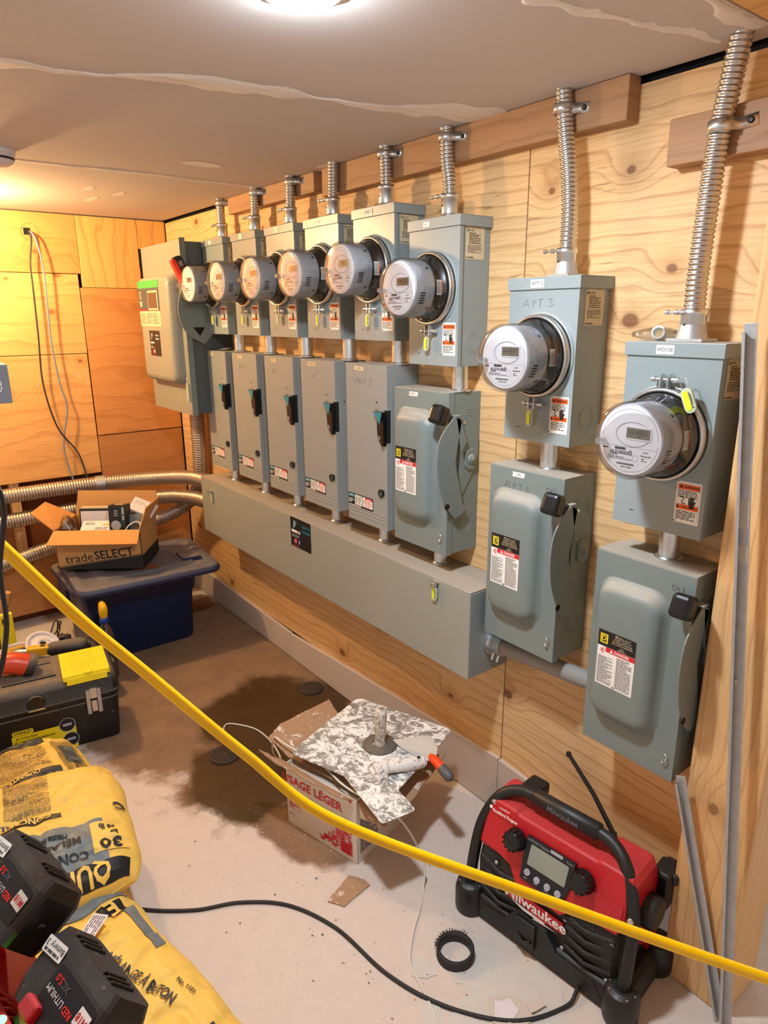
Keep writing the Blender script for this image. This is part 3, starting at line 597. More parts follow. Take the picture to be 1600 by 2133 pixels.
# ------------------------------------------------------------------ raised-dome safety switches
def safety_switch(x0, x1, z0, z1, D, label, tagtxt):
    w = x1-x0; h = z1-z0; t = thing('safety_switch', label, 'electrical switch', ((x0+x1)/2, -.001, z0), group='raised-dome safety switches')
    g = 'panel_grey2'; hw = w/2
    e = MB().box(-hw+.004, hw-.001, -D+.018, 0, .003, h-.001, g); TR = on_right(hw-.001, 0, 0); rr = (.031, .024, .017)
    knockout(e, TR, -.046, h-.075, rr, g); knockout(e, TR, -.046, .085, rr, g)
    knockout(e, frame((-.04, -.05, h-.001), (1, 0, 0), (0, 1, 0), (0, 0, 1)), 0, 0, (.026, .018), g)
    e.build('enclosure', t, .002)
    c = MB().box(-hw, hw+.001, -D, -D+.020, 0, h, g)
    c.box(-hw, hw+.001, -D+.002, -.03, h, h+.0015, g)
    # pressed dome, rounded shoulders
    rings = []
    for ins, dep, rad in ((-.012, 0, .045), (-.006, .003, .042), (0, .012, .038), (.004, .019, .034), (.012, .0245, .028), (.022, .0265, .022), (.034, .027, .02)):
        rings.append([(p[0], -D-dep, p[1]) for p in rrect(-hw+.020+ins, hw-.052-ins, .082+ins, h-.060-ins, rad, 6)])
    c.loft([r[::-1] for r in rings][::1], g, caps=False); c.add([p for p in rings[-1]], [tuple(range(len(rings[-1])))], g)
    c.text('ON', .017, g, on_front(hw-.035, -D-.001, h-.03), bold=False, z=.0006); c.ring(hw-.045, .060-.030, .006, .0012, g, on_front(0, -D, 0))
    c.build('cover', t, .0022)
    # label
    b = MB(); T = on_front(-hw+.054+.028, -D-.0274, h*.502+.0); lw, lh = .0435, .0625
    b.quad(-lw, lw, -lh, lh, 'white_vinyl', T); b.quad(-lw, lw, lh-.036, lh, 'black_vinyl', T, .0003)
    b.quad(-lw+.0015, -lw+.0275, lh-.036, lh-.0, 'ink', T, .0004)
    b.add([(-lw+.005, lh-.029, .0006), (-lw+.023, lh-.029, .0006), (-lw+.023, lh-.008, .0006), (-lw+.005, lh-.008, .0006), (-lw+.008, lh-.026, .0006), (-lw+.020, lh-.026, .0006), (-lw+.020, lh-.011, .0006), (-lw+.008, lh-.011, .0006)], [(0, 1, 5, 4), (1, 2, 6, 5), (2, 3, 7, 6), (3, 0, 4, 7)], 'yellow_ink', T)
    b.text('D', .0155, 'yellow_ink', T @ Tr(-lw+.014, lh-.0185), z=.0007)
    for i, s_ in enumerate(('GENERAL DUTY', 'SAFETY SWITCH', 'INTERRUPTEUR DE', 'SÉCURITÉ UNIVERSEL')): b.text(s_, .0052, 'cream_vinyl', T @ Tr(.0135, lh-.006-.0054*i), z=.0007, bold=False)
    b.text('100 A', .004, 'cream_vinyl', T @ Tr(.014, lh-.029), z=.0007); b.text('240 Vac / ~', .004, 'cream_vinyl', T @ Tr(.014, lh-.033), z=.0007)
    b.quad(-lw+.0195, lw, lh-.047, lh-.0365, 'red_ink', T, .0005); b.text('DANGER', .0085, 'white_vinyl', T @ Tr(.014, lh-.042), z=.0008); b.poly([(-.014, lh-.045), (-.006, lh-.045), (-.010, lh-.038)], 'white_vinyl', T, .0008)
    for q in (((-.037, -.048), (-.030, -.040)), ((-.030, -.040), (-.026, -.046)), ((-.036, -.0415), (-.029, -.0475)), ((-.031, -.045), (-.033, -.053)), ((-.031, -.045), (-.027, -.052))):
        b.tube([T @ Vector((a[0], lh+a[1], .0006)) for a in q], .0005, 'red_ink', n=4)
    b.lines(-lw+.003, -.002, -lh+.004, lh-.058, 24, 'ink_soft', T); b.lines(.003, lw-.002, -lh+.004, lh-.050, 26, 'ink_soft', T)
    for yy in (lh-.005, -lh+.004): b.disc(0, yy, .0028, 'steel', T, z=.0009)
    b.build('danger_label', t)
    # name strip
    b = MB(); T = on_front(-.020 if tagtxt != 'UNIT 1' else -.028, -D-.0006, h-.012)
    if tagtxt: b.poly([(-.019, -.006), (.017, -.0055), (.019, .006), (-.018, .0055), (-.0165, .001)], 'white_vinyl', T); b.text(tagtxt, .0085, 'ink', T, bold=False); b.build('name_label', t)
    if 'APT 3' in label:
        b = MB(); T = on_front(-.025, -D-.0006, h-.040)
        for s_ in ([(-.035, -.007), (-.030, .008), (-.022, .007), (-.020, -.006)], [(-.033, 0), (-.021, 0)], [(-.010, -.008), (-.008, .007), (.000, .003), (-.008, -.001)], [(.006, .006), (.018, .005)], [(.012, .005), (.011, -.009)], [(.026, .006), (.036, .003), (.029, -.002), (.038, -.006), (.028, -.012)]):
            b.tube([T @ Vector((p[0], p[1], 0)) for p in s_], .0003, 'ink_soft', n=4)
        b.build('pencil_writing', t)
    # side mechanism
    b = MB(); TR = frame((hw+.0005, 0, 0), (0, 1, 0), (0, 0, 1), (1, 0, 0)); pz = h-.176
    b.prism([(-.006, h-.125), (-.030, h-.085), (-.070, h-.060), (-.075, h-.10), (-.075, h-.29), (-.030, h-.22), (-.006, h-.185)], .0022, g, TR)
    b.prism(rrect(-.055, -.015, pz-.026, pz+.026, .014), .007, g, TR); b.lathe([(.014, .007), (.012, .011), (.006, .012), (.006, .015), (.0, .015)], g, TR @ Tr(-.034, pz, 0), 20)
    for a in ((-.062, h-.078), (-.070, h-.285)): b.lathe([(.005, .002), (.0045, .005), (.0005, .006)], 'zinc', TR @ Tr(*a), 12)
    b.build('pivot_plate', t, .0008)
    lv = thing('x', '', '', (0, 0, 0)); bpy.data.objects.remove(lv)
    b = MB(); out = smooth_path([(-.105, h-.058, 0), (-.150, h-.105, 0), (-.162, h-.165, 0), (-.152, h-.235, 0), (-.120, h-.300, 0), (-.095, h-.325, 0)], 5)
    pl = [(p.x, p.y) for p in out]+[(-.066, h-.318), (-.060, h-.300), (-.070, h-.290), (-.100, h-.175), (-.080, h-.070), (-.092, h-.056)]
    b.prism(pl, .0028, g, TR @ Tr(0, 0, .011)); b.prism([(-.098, h-.060), (-.084, h-.066), (-.060, h-.125), (-.078, h-.150)], .0028, g, TR @ Tr(0, 0, .011))
    b.box(hw-.008, hw+.014, -.104, -.082, h-.058, h-.0555, g)
    b.disc(-.125, h-.290, .0085, 'void', TR, z=.0141); b.ring(-.125, h-.290, .0085, .001, 'steel', TR, z=.0142)
    lever = b.build('lever', t)
    b = MB(); T = Tr(hw-.006, -.140, h-.052) @ Rx(-22) @ Rz(8); b.box(-.020, .020, -.021, .021, -.024, .024, 'knob_blk', T); b.build('grip', lever, .010, seg=3, label='black moulded grip')
    # hasp
    b = MB(); b.tube([(hw-.020, -D-.001, .052), (hw-.016, -D-.006, .060), (hw-.012, -D-.006, .054), (hw-.016, -D-.006, .040), (hw-.021, -D-.004, .036), (hw-.022, -D-.001, .044)], .0016, 'zinc', n=8); b.build('hasp', t)
    return t
safety_switch(2.074, 2.290, .487, .931, .114, 'grey domed safety switch with side lever below the HOUSE meter, nearest of all', '')
safety_switch(1.760, 1.977, .622, 1.060, .114, 'grey domed safety switch pencilled APT 3 with a torn paper strip at its top', 'UN')
safety_switch(1.390, 1.608, .781, 1.213, .114, 'grey domed safety switch below the UNIT 1 meter, standing on the trough', 'UNIT 1')

# ------------------------------------------------------------------ flat-door switches
def flat_switch(x0, x1, label, txt, scr):
    z0, z1, D = .788, 1.268, .1152; w = x1-x0; h = z1-z0; hw = w/2; g = 'siemens_grey'
    t = thing('disconnect_switch', label, 'electrical switch', ((x0+x1)/2, -.001, z0), group='flat-door switches standing over the trough')
    e = MB().box(-hw+.003, hw-.004, -D+.014, 0, .002, h-.001, g); e.box(hw-.0045, hw-.0022, -D+.014, -.070, .002, h-.05, g); knockout(e, on_right(hw-.004, 0, 0), -.026, h-.055, (.016,), g)
    e.box(hw-.0045, hw-.003, -.066, -.062, .14, .175, 'void'); e.box(hw-.0045, hw-.0015, -.084, -.080, h-.128, h-.122, 'void'); e.build('enclosure', t, .0015)
    d = MB(); d.prism([(-hw, 0), (hw-.004, 0), (hw-.004, .262), (hw-.018, .262), (hw-.018, .356), (hw-.002, .356), (hw-.002, .362), (hw-.004, .362), (hw-.004, h), (-hw, h)], .013, g, on_front(0, -D+.013, 0))
    for zz in (.018, .029, .040): d.box(-hw+.004, hw-.012, -D-.0012, -D, zz, zz+.004, g)
    d.disc(hw-.052, h-.105, .0032, 'void', on_front(0, -D, 0)); d.quad(hw-.058, hw-.046, h-.127, h-.124, 'ink_soft', on_front(0, -D, 0), .0004)
    d.build('door', t, .0012)
    b = MB(); b.box(hw-.018, hw-.0035, -D+.004, -D+.013, .262, .356, 'void'); T = on_front(0, -D-.001, 0)
    pts = [(p.x, p.y) for p in smooth_path([(hw-.028, .345, 0), (hw-.033, .325, 0), (hw-.034, .300, 0), (hw-.028, .275, 0), (hw-.010, .254, 0)], 4)]
    b.prism(pts+[(hw-.005, .256), (hw-.005, .345)], .012, 'knob_blk', T); b.prism([(hw-.047, .352), (hw-.040, .343), (hw-.028, .339), (hw-.006, .339), (hw-.006, .352)], .017, 'knob_blk', T)
    b.box(hw-.024, hw-.020, -D-.0150, -D-.0125, .272, .284, 'zinc'); b.build('handle', t, .0015)
    c = MB(); c.prism([(hw-.046, .3515), (hw-.005, .3515), (hw-.015, .318), (hw-.030, .337)], .0012, 'teal', T @ Tr(0, 0, .0172)); hb = bpy.data.objects; c.build('handle_cap', t, label='teal triangular cap')
    b = MB(); T = on_front(-hw+.066, -D-.0004, .063); b.quad(-.064, .064, -.021, .021, 'black_vinyl', T); b.quad(-.062, -.034, .008, .019, 'teal', T, .0003); b.text('SIEMENS', .0052, 'white_vinyl', T @ Tr(-.048, .0135), z=.0006)
    b.quad(-.031, .008, -.013, .018, 'white_vinyl', T, .0003); b.quad(.011, .024, -.013, .018, 'white_vinyl', T, .0003); b.quad(.026, .061, -.013, .018, 'white_vinyl', T, .0003); b.quad(.026, .061, .011, .018, 'red_ink', T, .0005); b.text('DANGER', .005, 'white_vinyl', T @ Tr(.043, .0145), z=.0008)
    b.lines(-.061, -.036, -.010, .004, 3, 'white_vinyl', T, .0006); b.lines(-.029, .006, -.010, .016, 5, 'ink_soft', T, .0006, cols=2); b.lines(.028, .059, -.011, .009, 5, 'red_ink', T, .0006); b.lines(-.061, .030, -.019, -.014, 1, 'white_vinyl', T, .0006)
    b.poly([(.019, .012), (.0155, .003), (.0175, .003), (.015, -.008), (.0205, .005), (.018, .005)], 'ink', T, .0007); b.build('rating_label', t)
    b = MB(); b.tube([(hw-.030+.010*math.cos(a), -D-.004, .112+.010*math.sin(a)) for a in [PI*.35+i*PI*1.5/10 for i in range(11)]], .0028, 'knob_blk', n=8); b.box(hw-.024, hw-.018, -D-.006, -D, .106, .122, 'knob_blk'); b.build('door_latch', t)
    b = MB(); T = on_front(-.035, -D-.0006, h-.014) @ Rz(random.uniform(-3, 3)); lw = .018 if len(txt) < 6 else .024
    b.poly([(-lw, -.006), (lw, -.006), (lw, .006), (-lw*.9, .006)], 'cream_vinyl', T); b.text(txt, .0085 if len(txt) < 6 else .0058, 'ink', T, bold=False, z=.0003); b.build('name_label', t)
    if scr:
        b = MB(); T = on_front(-.012, -D-.0005, h-.050)
        for s_ in scr: b.tube([T @ Vector((p[0], p[1], 0)) for p in s_], .0003, 'ink_soft', n=4)
        b.build('pencil_writing', t)
    return t
A3 = [[(-.03, -.01), (-.025, .008), (-.018, -.009)], [(-.028, -.002), (-.020, -.002)], [(-.01, -.01), (-.009, .008), (-.001, .004), (-.009, 0)], [(.01, .008), (.020, .007), (.013, 0), (.02, -.006), (.01, -.01)]]
U2 = [[(-.05, .008), (-.049, -.008), (-.038, -.008), (-.035, .010)], [(-.028, -.008), (-.025, .009), (-.018, -.008), (-.015, .009)], [(-.007, -.008), (-.006, .008)], [(.0, .009), (.012, .010)], [(.006, .009), (.005, -.009)], [(.026, .006), (.034, .010), (.038, .004), (.026, -.009), (.040, -.010)]]
flat_switch(1.158, 1.361, 'flat-door grey switch pencilled UNIT 2, right-hand one of its row', 'UNIT 2', U2)
flat_switch(.896, 1.099, 'flat-door grey switch with a scratch on its door, second from the right of its row', 'APARTMENT 4', [[(-.02, -.006), (.008, .010)], [(-.016, -.006), (-.006, 0)]])
flat_switch(.645, .847, 'flat-door grey switch under the APT 2 meter, middle one of its row', 'APT 2', [[(-.03, -.01), (-.028, .008), (-.020, -.006)], [(-.008, -.01), (-.008, .008)]])
flat_switch(.383, .585, 'flat-door grey switch pencilled under a paper tag, second from the left of its row', 'APT 1', A3)
flat_switch(.123, .325, 'flat-door grey switch under the leftmost meter, left-hand one of its row', 'APARTMENT 1', None)
b = MB(); rr_ = random.Random(3)
for i in range(5):
    cxx, cyy = -.012+i*.008, rr_.uniform(-.01, .01); b.add([(cxx-.022, cyy-.012, .001+i*.0015), (cxx+.018, cyy-.01, .006+i*.001), (cxx+.02, cyy+.012, .003+i*.002), (cxx-.012, cyy+.014, .0095)], [(0, 1, 2, 3)], 'paper_white')
tag(b.build('paper_scrap', None, 0, loc=(.235, -.075, 1.2685)), 'crumpled bit of pale paper on top of the leftmost flat-door switch', 'paper scrap')

# ------------------------------------------------------------------ long trough
t = thing('wiring_trough', 'long grey steel wiring trough running under the row of switches', 'wiring trough', (.05, -.001, .480)); L = 1.686; D = .1455; h = .245
MB().box(.003, L-.001, -D+.012, 0, .002, h-.001, 'trough_grey').build('body', t, .002)
b = MB().box(0, L, -D, -D+.008, 0, h-.004, 'trough_grey'); b.box(0, L, -D, -.02, h-.004, h, 'trough_grey'); b.box(L-.001, L+.0012, -D+.001, -.002, .002, h-.005, 'panel_grey'); b.build('cover', t, .002)
knockout(MB(), on_right(0, 0, 0), 0, 0, (.01,), 'trough_grey')
b = MB(); T = on_front(.852, -D-.0005, .190); b.quad(-.068, .068, -.055, .052, 'black_vinyl', T); b.text('JF', .030, 'teal', T @ Tr(-.035, .028), z=.0004); b.text('JF', .028, 'white_vinyl', T @ Tr(-.0375, .029), z=.0003)
b.lines(-.060, .002, -.006, .008, 1, 'white_vinyl', T, .0004, .7); b.lines(-.060, -.004, -.020, -.008, 2, 'meter_grey', T)
b.text('LEAVE US', .013, 'teal', T @ Tr(.036, .030), z=.0004); b.text('A REVIEW', .013, 'teal', T @ Tr(.036, .012), z=.0004); b.poly(rrect(-.044, -.026, -.042, -.024, .005), 'red_ink', T, .0004); b.ring(-.035, -.033, .004, .0012, 'white_vinyl', T, z=.0007)
b.disc(-.010, -.033, .009, 'blue_cap', T, z=.0004); b.text('f', .016, 'white_vinyl', T @ Tr(-.010, -.034), z=.0007); b.lines(-.050, .0, -.052, -.046, 1, 'red_ink', T)
b.build('contact_sticker', t)
# seal fittings at both ends of the cover
for xx, n_ in ((1.558, 0), (.107, 1)):
    b = MB(); b.box(xx-.012, xx+.012, -D-.014, -D, .236 if not n_ else .20, .238 if not n_ else .202, 'zinc'); b.box(xx-.006, xx+.006, -D-.016, -D-.002, .224 if not n_ else .190, .236 if not n_ else .20, 'zinc'); b.build('seal_bracket', t, .0005)
    seal_tag(t, xx, -D-.006, .224 if not n_ else .190, 0 if not n_ else -14, 1.1, faded=bool(n_))
# horizontal pipe from trough to the near switch
t = thing('rigid_conduit', 'grey horizontal pipe joining the trough end to the nearest safety switch', 'pipe', (1.7375, -.06, .566))
MB().tube([(.03, 0, 0), (.31, 0, .022), (.334, 0, .024)], .0215, 'pipe_grey', n=24).build('pipe', t)
b = MB().tube([(.0, 0, -.001), (.008, 0, -.001)], .034, 'zinc', n=16); b.tube([(.008, 0, 0), (.045, 0, .002)], .027, 'zinc', n=24)
for dz in (-.030,): [b.tube([(xx, -.012, dz+.006), (xx, -.018, dz-.010)], .004, 'zinc', n=8) for xx in (.018, .036)]
b.build('coupling', t)

# ------------------------------------------------------------------ big main switch
t = thing('main_switch', 'large tall grey main switch with red handle and green-topped label in the far corner', 'electrical switch', (-.06, -.001, 1.008)); hw = .2175; h = .68
MB().box(-hw+.004, hw-.004, -.185, 0, .004, h-.004, 'panel_dark').build('enclosure', t, .002)
b = MB().box(-hw, hw, -.200, -.178, 0, h, 'panel_green_grey'); b.box(hw+.0003, hw+.002, -.2003, -.176, 0, h+.008, 'panel_grey2')
rings = []
for ins, dep, rad in ((-.004, 0, .04), (0, .016, .038), (.006, .034, .032), (.016, .042, .026), (.028, .044, .022)):
    rings.append([(p[0], -.200-dep, p[1]) for p in rrect(-hw+.030+ins, hw-.040-ins, .125+ins, h-.125-ins, rad, 6)])
b.loft([r[::-1] for r in rings], 'panel_green_grey', caps=False); b.add(rings[-1], [tuple(range(len(rings[-1])))], 'panel_green_grey'); b.build('door', t, .002)
b = MB(); T = on_front(-.050, -.2445, .447); W2, H2 = .122, .092
b.poly(rrect(-W2, W2, -H2, H2, .008), 'ink_soft', T); b.poly(rrect(-W2, W2, H2-.030, H2, .008), 'green_ink', T, .0003); b.poly(rrect(-W2, W2, -H2, -H2+.062, .008), 'cream_vinyl', T, .0003); b.quad(-W2, W2, -H2+.062, -H2+.069, 'red_ink', T, .0004)
b.lines(-W2+.012, W2-.012, -H2+.008, -H2+.054, 8, 'ink_soft', T, .0006, cols=3); b.quad(-W2+.012, -W2+.036, -.012, .010, 'cream_vinyl', T, .0004); b.lines(-W2+.012, -W2+.040, .018, .052, 6, 'cream_vinyl', T, .0005)
b.build('instruction_label', t)
b = MB().box(-.044, .050, -.250, -.2448, .428, .490, 'window_brown'); b.box(-.054, .060, -.2475, -.2446, .420, .498, 'seal_clear'); b.build('viewing_window', t, .002)
b = MB(); T = on_front(-.02, -.2445, .285); b.quad(-.060, .062, -.052, .052, 'black_vinyl', T); b.text('JF', .03, 'meter_grey', T @ Tr(-.032, .030)); b.lines(.010, .052, .012, .040, 2, 'meter_grey', T, .0005); b.lines(-.052, -.006, -.004, .010, 1, 'white_vinyl', T, .0005); b.lines(-.052, -.006, -.022, -.008, 2, 'meter_grey', T); b.poly(rrect(-.040, -.026, -.040, -.026, .003), 'red_ink', T, .0005); b.quad(-.020, -.008, -.040, -.026, 'white_vinyl', T, .0005); b.lines(-.050, -.002, -.050, -.044, 1, 'red_ink', T)
b.build('contact_sticker', t)
b = MB(); TR = frame((hw+.002, 0, 0), (0, 1, 0), (0, 0, 1), (1, 0, 0))
arc = [(-.150-.095*math.sin(a), .42+.115*math.cos(a)) for a in [i*PI/14 for i in range(1, 11)]]
pl = [(-.13, .53)]+[(-.145-.085*math.sin(i*PI/16), .415+.115*math.cos(i*PI/16)) for i in range(0, 15)]+[(-.130, .285), (-.085, .33), (-.06, .40), (-.07, .50)]
b.prism(pl, .006, 'panel_grey2', TR @ Tr(0, 0, .006)); b.lathe([(.03, 0), (.03, .008)], 'panel_grey2', TR @ Tr(-.09, .43, 0), 20); b.disc(-.085, .395, .012, 'void', TR, z=.0125); b.prism([(-.175, .352), (-.125, .352), (-.148, .318)], .002, 'void', TR @ Tr(0, 0, .0108)); lev = b.build('lever', t, .001)
b = MB(); T = TR @ Tr(-.206, .565, .012) @ Rz(24)
b.prism(rrect(-.020, .020, -.062, .055, .016), .022, 'knob_blk', T); b.prism(rrect(-.026, -.010, -.060, .050, .008), .027, 'red_bright', T @ Tr(0, 0, -.003)); b.quad(-.004, .012, .015, .035, 'panel_green_grey', T, .0225); b.build('grip', lev, .003, label='red and black handle grip')
b = MB(); b.tube([(hw-.020, -.202, .155), (hw-.010, -.208, .150), (hw-.018, -.208, .135), (hw-.012, -.206, .10)], .002, 'zinc', n=8); b.box(hw-.022, hw-.008, -.210, -.201, .060, .130, 'seal_clear'); b.build('seal_tag', t)

# ------------------------------------------------------------------ flexible conduits
def flex_drop(k, pts, zbot, label, r=.0165, strap=None):
    t = thing('flexible_conduit', label, 'conduit', pts[0], group='flexible metal conduits rising to the ceiling'); o = Vector(pts[0])
    P = [Vector(p)-o for p in pts]; b = corrugated(MB(), P, r+.0006, 'alu_flex', .0088, .0034, 20); b.build('hose', t)
    b = MB(); zb = zbot-pts[0][2]
    if k in (8, 7): b.box(-.034 if k == 8 else -.028, .034 if k == 8 else .028, -.028, .028, zb+.0005, zb+.006, 'galv'); b.lathe([(r+.010, zb+.006), (r+.006, zb+.022), (r+.005, zb+.03)], 'galv', None, 28)
    else: b.lathe([(r+.006, zb+.0005), (r+.0055, zb+.010), (r+.004, zb+.012)], 'zinc', None, 28)
    b.lathe([(r+.004, zb+.010), (r+.004, zb+.046), (r+.0055, zb+.047), (r+.0055, zb+.058), (r+.002, zb+.058)], 'zinc', None, 28); zz = zb+.052
    if k not in (5,): b.tube([(-.004, -r-.006, zz), (-.040, -r-.006, zz)], .0022, 'zinc', n=8); b.tube([(-.036, -r-.006, zz), (-.042, -r-.006, zz)], .0045, 'zinc', n=8); b.tube([(-.016, -r-.006, zz), (-.024, -r-.006, zz)], .0048, 'zinc', n=6)
    b.disc(-.004, zb+.030, .0022, 'void', on_front(0, -r-.0045, 0)); b.build('connector', t, 0)
    if strap:
        sx, sz, tilt, back = strap; b = MB(); p = Vector((sx, pts[0][1], sz))-o; q = -pts[0][1]-back
        T = Tr(*p) @ Ry(tilt)
        ring = [(-(r+.003)*math.cos(a), -(r+.003)*math.sin(a)) for a in [i*PI/12 for i in range(-2, 13)]]
        prof = ring+[(r+.012, q-.002), (r+.036, q-.002)]; b2 = []
        for zc in (-.010, .010): b2.append([T @ Vector((x, y, zc)) for x, y in prof])
        vs = b2[0]+b2[1]; n_ = len(prof); b.add(vs, [(i, i+1, n_+i+1, n_+i) for i in range(n_-1)], 'zinc', None, True)
        b.lathe([(.005, 0), (.005, .004)], 'ink_soft', T @ frame((r+.026, q-.002, 0), (1, 0, 0), (0, 0, 1), (0, -1, 0)), 12); so = b.build('strap', t)
        m_ = so.modifiers.new('thick', 'SOLIDIFY'); m_.thickness = .0016
    return t
Y = -.055; ZT = CEIL+.03
flex_drop(8, [(2.192, Y, 1.395), (2.190, Y, 1.46), (2.194, Y, 1.60), (2.200, Y, 1.70), (2.213, Y, 1.80), (2.221, Y, ZT)], 1.352, 'thick flexible conduit rising from the HOUSE meter box, strapped to the short block', .0185, (2.200, 1.703, -6, .038))
flex_drop(7, [(1.897, Y, 1.52), (1.897, Y, 1.60), (1.889, Y, 1.68), (1.874, Y, 1.76), (1.860, Y, ZT)], 1.477, 'flexible conduit bending left as it rises from the APT 3 meter box', .0165, (1.864, 1.800, 4, .038))
flex_drop(6, [(1.533, Y, 1.67), (1.532, Y, 1.71), (1.522, Y, 1.76), (1.515, Y, ZT)], 1.628, 'flexible conduit above the UNIT 1 meter box with a strap at the ceiling', .0165, (1.516, 1.812, 3, .038))
flex_drop(5, [(1.279, Y, 1.725), (1.280, Y, 1.77), (1.273, Y, ZT)], 1.682, 'short flexible conduit above the UNIT 2 meter box', .0165, (1.272, 1.816, 2, .038))
flex_drop(4, [(1.018, Y, 1.725), (1.022, Y, 1.77), (1.026, Y, ZT)], 1.683, 'short flexible conduit above the fifth meter box from the right', .0165)
flex_drop(3, [(.766, Y, 1.728), (.770, Y, 1.77), (.774, Y, ZT)], 1.685, 'short flexible conduit above the meter box third from the left', .0165, (.774, 1.818, 0, .038))
flex_drop(2, [(.512, Y, 1.73), (.520, Y, 1.77), (.524, Y, ZT)], 1.687, 'short flexible conduit above the meter box second from the left', .0165, (.524, 1.818, 0, .038))
flex_drop(1, [(.242, Y, 1.73), (.238, Y, 1.77), (.240, Y, ZT)], 1.688, 'short flexible conduit above the leftmost meter box', .0165, (.240, 1.818, 0, .0))
# large brown-grey conduits in the far corner
def big(name, pts, r, label, cat='conduit', cap=None):
    t = thing(name, label, cat, pts[0], group='large flexible conduits in the far corner'); o = Vector(pts[0])
    corrugated(MB(), [Vector(p)-o for p in pts], r, 'brown_flex', .0115, .0035, 24).build('hose', t)
    return t
t = big('large_flexible_conduit', [(.049, -.102, .687), (-.06, -.110, .685), (-.14, -.130, .680), (-.25, -.180, .668), (-.345, -.275, .658), (-.40, -.40, .652), (-.422, -.60, .650), (-.43, -.85, .648), (-.43, -1.30, .648)], .034, 'topmost thick conduit curving from the trough end along the back wall')
b = MB().tube([Vector(p)-Vector((.049, -.102, .687)) for p in ((-.405, -.435, .6515), (-.409, -.475, .651))], .0365, 'galv', n=24); b.build('tape_band', t)
big('large_flexible_conduit', [(.049, -.102, .590), (-.06, -.110, .588), (-.14, -.130, .584), (-.25, -.180, .575), (-.35, -.28, .56), (-.405, -.42, .548), (-.43, -.62, .540), (-.43, -.85, .535), (-.43, -1.30, .528)], .034, 'second thick conduit leaving the trough end just below the topmost one')
t = big('large_flexible_conduit', [(-.172, -.052, 1.006), (-.172, -.052, .90), (-.185, -.048, .76), (-.215, -.052, .62), (-.27, -.095, .525), (-.335, -.195, .458), (-.390, -.38, .42), (-.43, -.66, .385), (-.43, -.85, .352), (-.43, -1.30, .27)], .034, 'thick conduit dropping from the large main switch and running low along the back wall')
MB().lathe([(.041, -.014), (.041, -.002), (.039, .001)], 'zinc', None, 24).build('connector', t)
# loose cables on the back wall
t = tag(MB().tube(smooth_path([(-.4985, -.595, 1.752), (-.47, -.592, 1.72), (-.462, -.611, 1.62), (-.46, -.614, 1.52), (-.46, -.620, 1.324), (-.46, -.628, 1.119), (-.46, -.594, .924), (-.45, -.527, .805), (-.445, -.503, .700), (-.40, -.50, .60)], 8), .0036, 'black_cable', n=8).build('hanging_cable'), 'black cable hanging from the cut hole in the back wall', 'cable', 'cables hanging on the back wall')
t = tag(MB().tube(smooth_path([(-.4985, -.590, 1.752), (-.468, -.576, 1.72), (-.46, -.563, 1.601), (-.46, -.568, 1.424), (-.46, -.571, 1.282), (-.46, -.559, 1.115), (-.46, -.543, 1.006), (-.46, -.579, .834), (-.445, -.564, .690), (-.39, -.55, .60)], 8), .0036, 'blue_cable', n=8).build('hanging_cable'), 'pale blue cable hanging from the cut hole in the back wall', 'cable', 'cables hanging on the back wall')
# leaning metal strips in front of the post
def strip(a, b_, w, label, bend=None):
    a = Vector(a); b_ = Vector(b_); L = (b_-a).length; z = (b_-a).normalized(); x = Vector((1, .25, 0)); x = (x-z*x.dot(z)).normalized(); y = z.cross(x)
    T = Matrix(((x.x, y.x, z.x, 0), (x.y, y.y, z.y, 0), (x.z, y.z, z.z, 0), (0, 0, 0, 1)))
    m = MB(); m.box(0, w, 0, .0014, 0, L, 'galv', T); m.box(0, .0014, -.012, 0, 0, L-.012, 'galv', T); m.box(0, .005, -.0135, -.012, 0, L-.012, 'galv', T)
    if bend: 
        m.lathe([(.004, 0), (.0025, .008)], 'plaster', T @ Tr(.006, -.002, L*.55), 8)
        for zz, ww in ((L-.34, .05), (L-.40, .03)): m.box(.002, w-.002, -.001, .0, zz, zz+ww, 'plaster', T)
    o = m.build('metal_strip', None, .0006, loc=tuple(a)); return tag(o, label, 'metal strip', 'metal strips leaning on the post')
strip((2.462, -.125, .0015), (2.318, -.128, 1.385), .020, 'tall galvanized metal strip leaning upright in front of the wooden post', True)
strip((2.440, -.100, .0015), (2.300, -.1185, .512), .019, 'short bent metal strip leaning from the near switch corner down to the floor')
# crumpled wrapper on top of the nearest meter box
b = MB(); T = Tr(0, 0, .013) @ Rx(78) @ Ry(20); b.lathe([(.012, -.012), (.013, .012), (.009, .013), (.009, -.012)], 'white_vinyl', T, 20, caps=False)
rings = []
for i in range(9):
    x = -.055+i*.013; rr0 = .006+.010*math.sin(PI*i/8); rings.append([(x+.003*noise.noise((i, j, 1)), rr0*1.2*math.cos(2*PI*j/9)*(1+.5*noise.noise((i*2, j, 5))), .011+rr0*math.sin(2*PI*j/9)*(.9+.5*noise.noise((i, j*3, 2)))) for j in range(9)])
b.loft(rings, 'poly', smooth=False); tag(b.build('plastic_wrapper', None, 0, loc=(2.125, -.052, 1.3525)), 'crumpled clear plastic wrapper with a white fitting on top of the HOUSE meter box', 'wrapper')

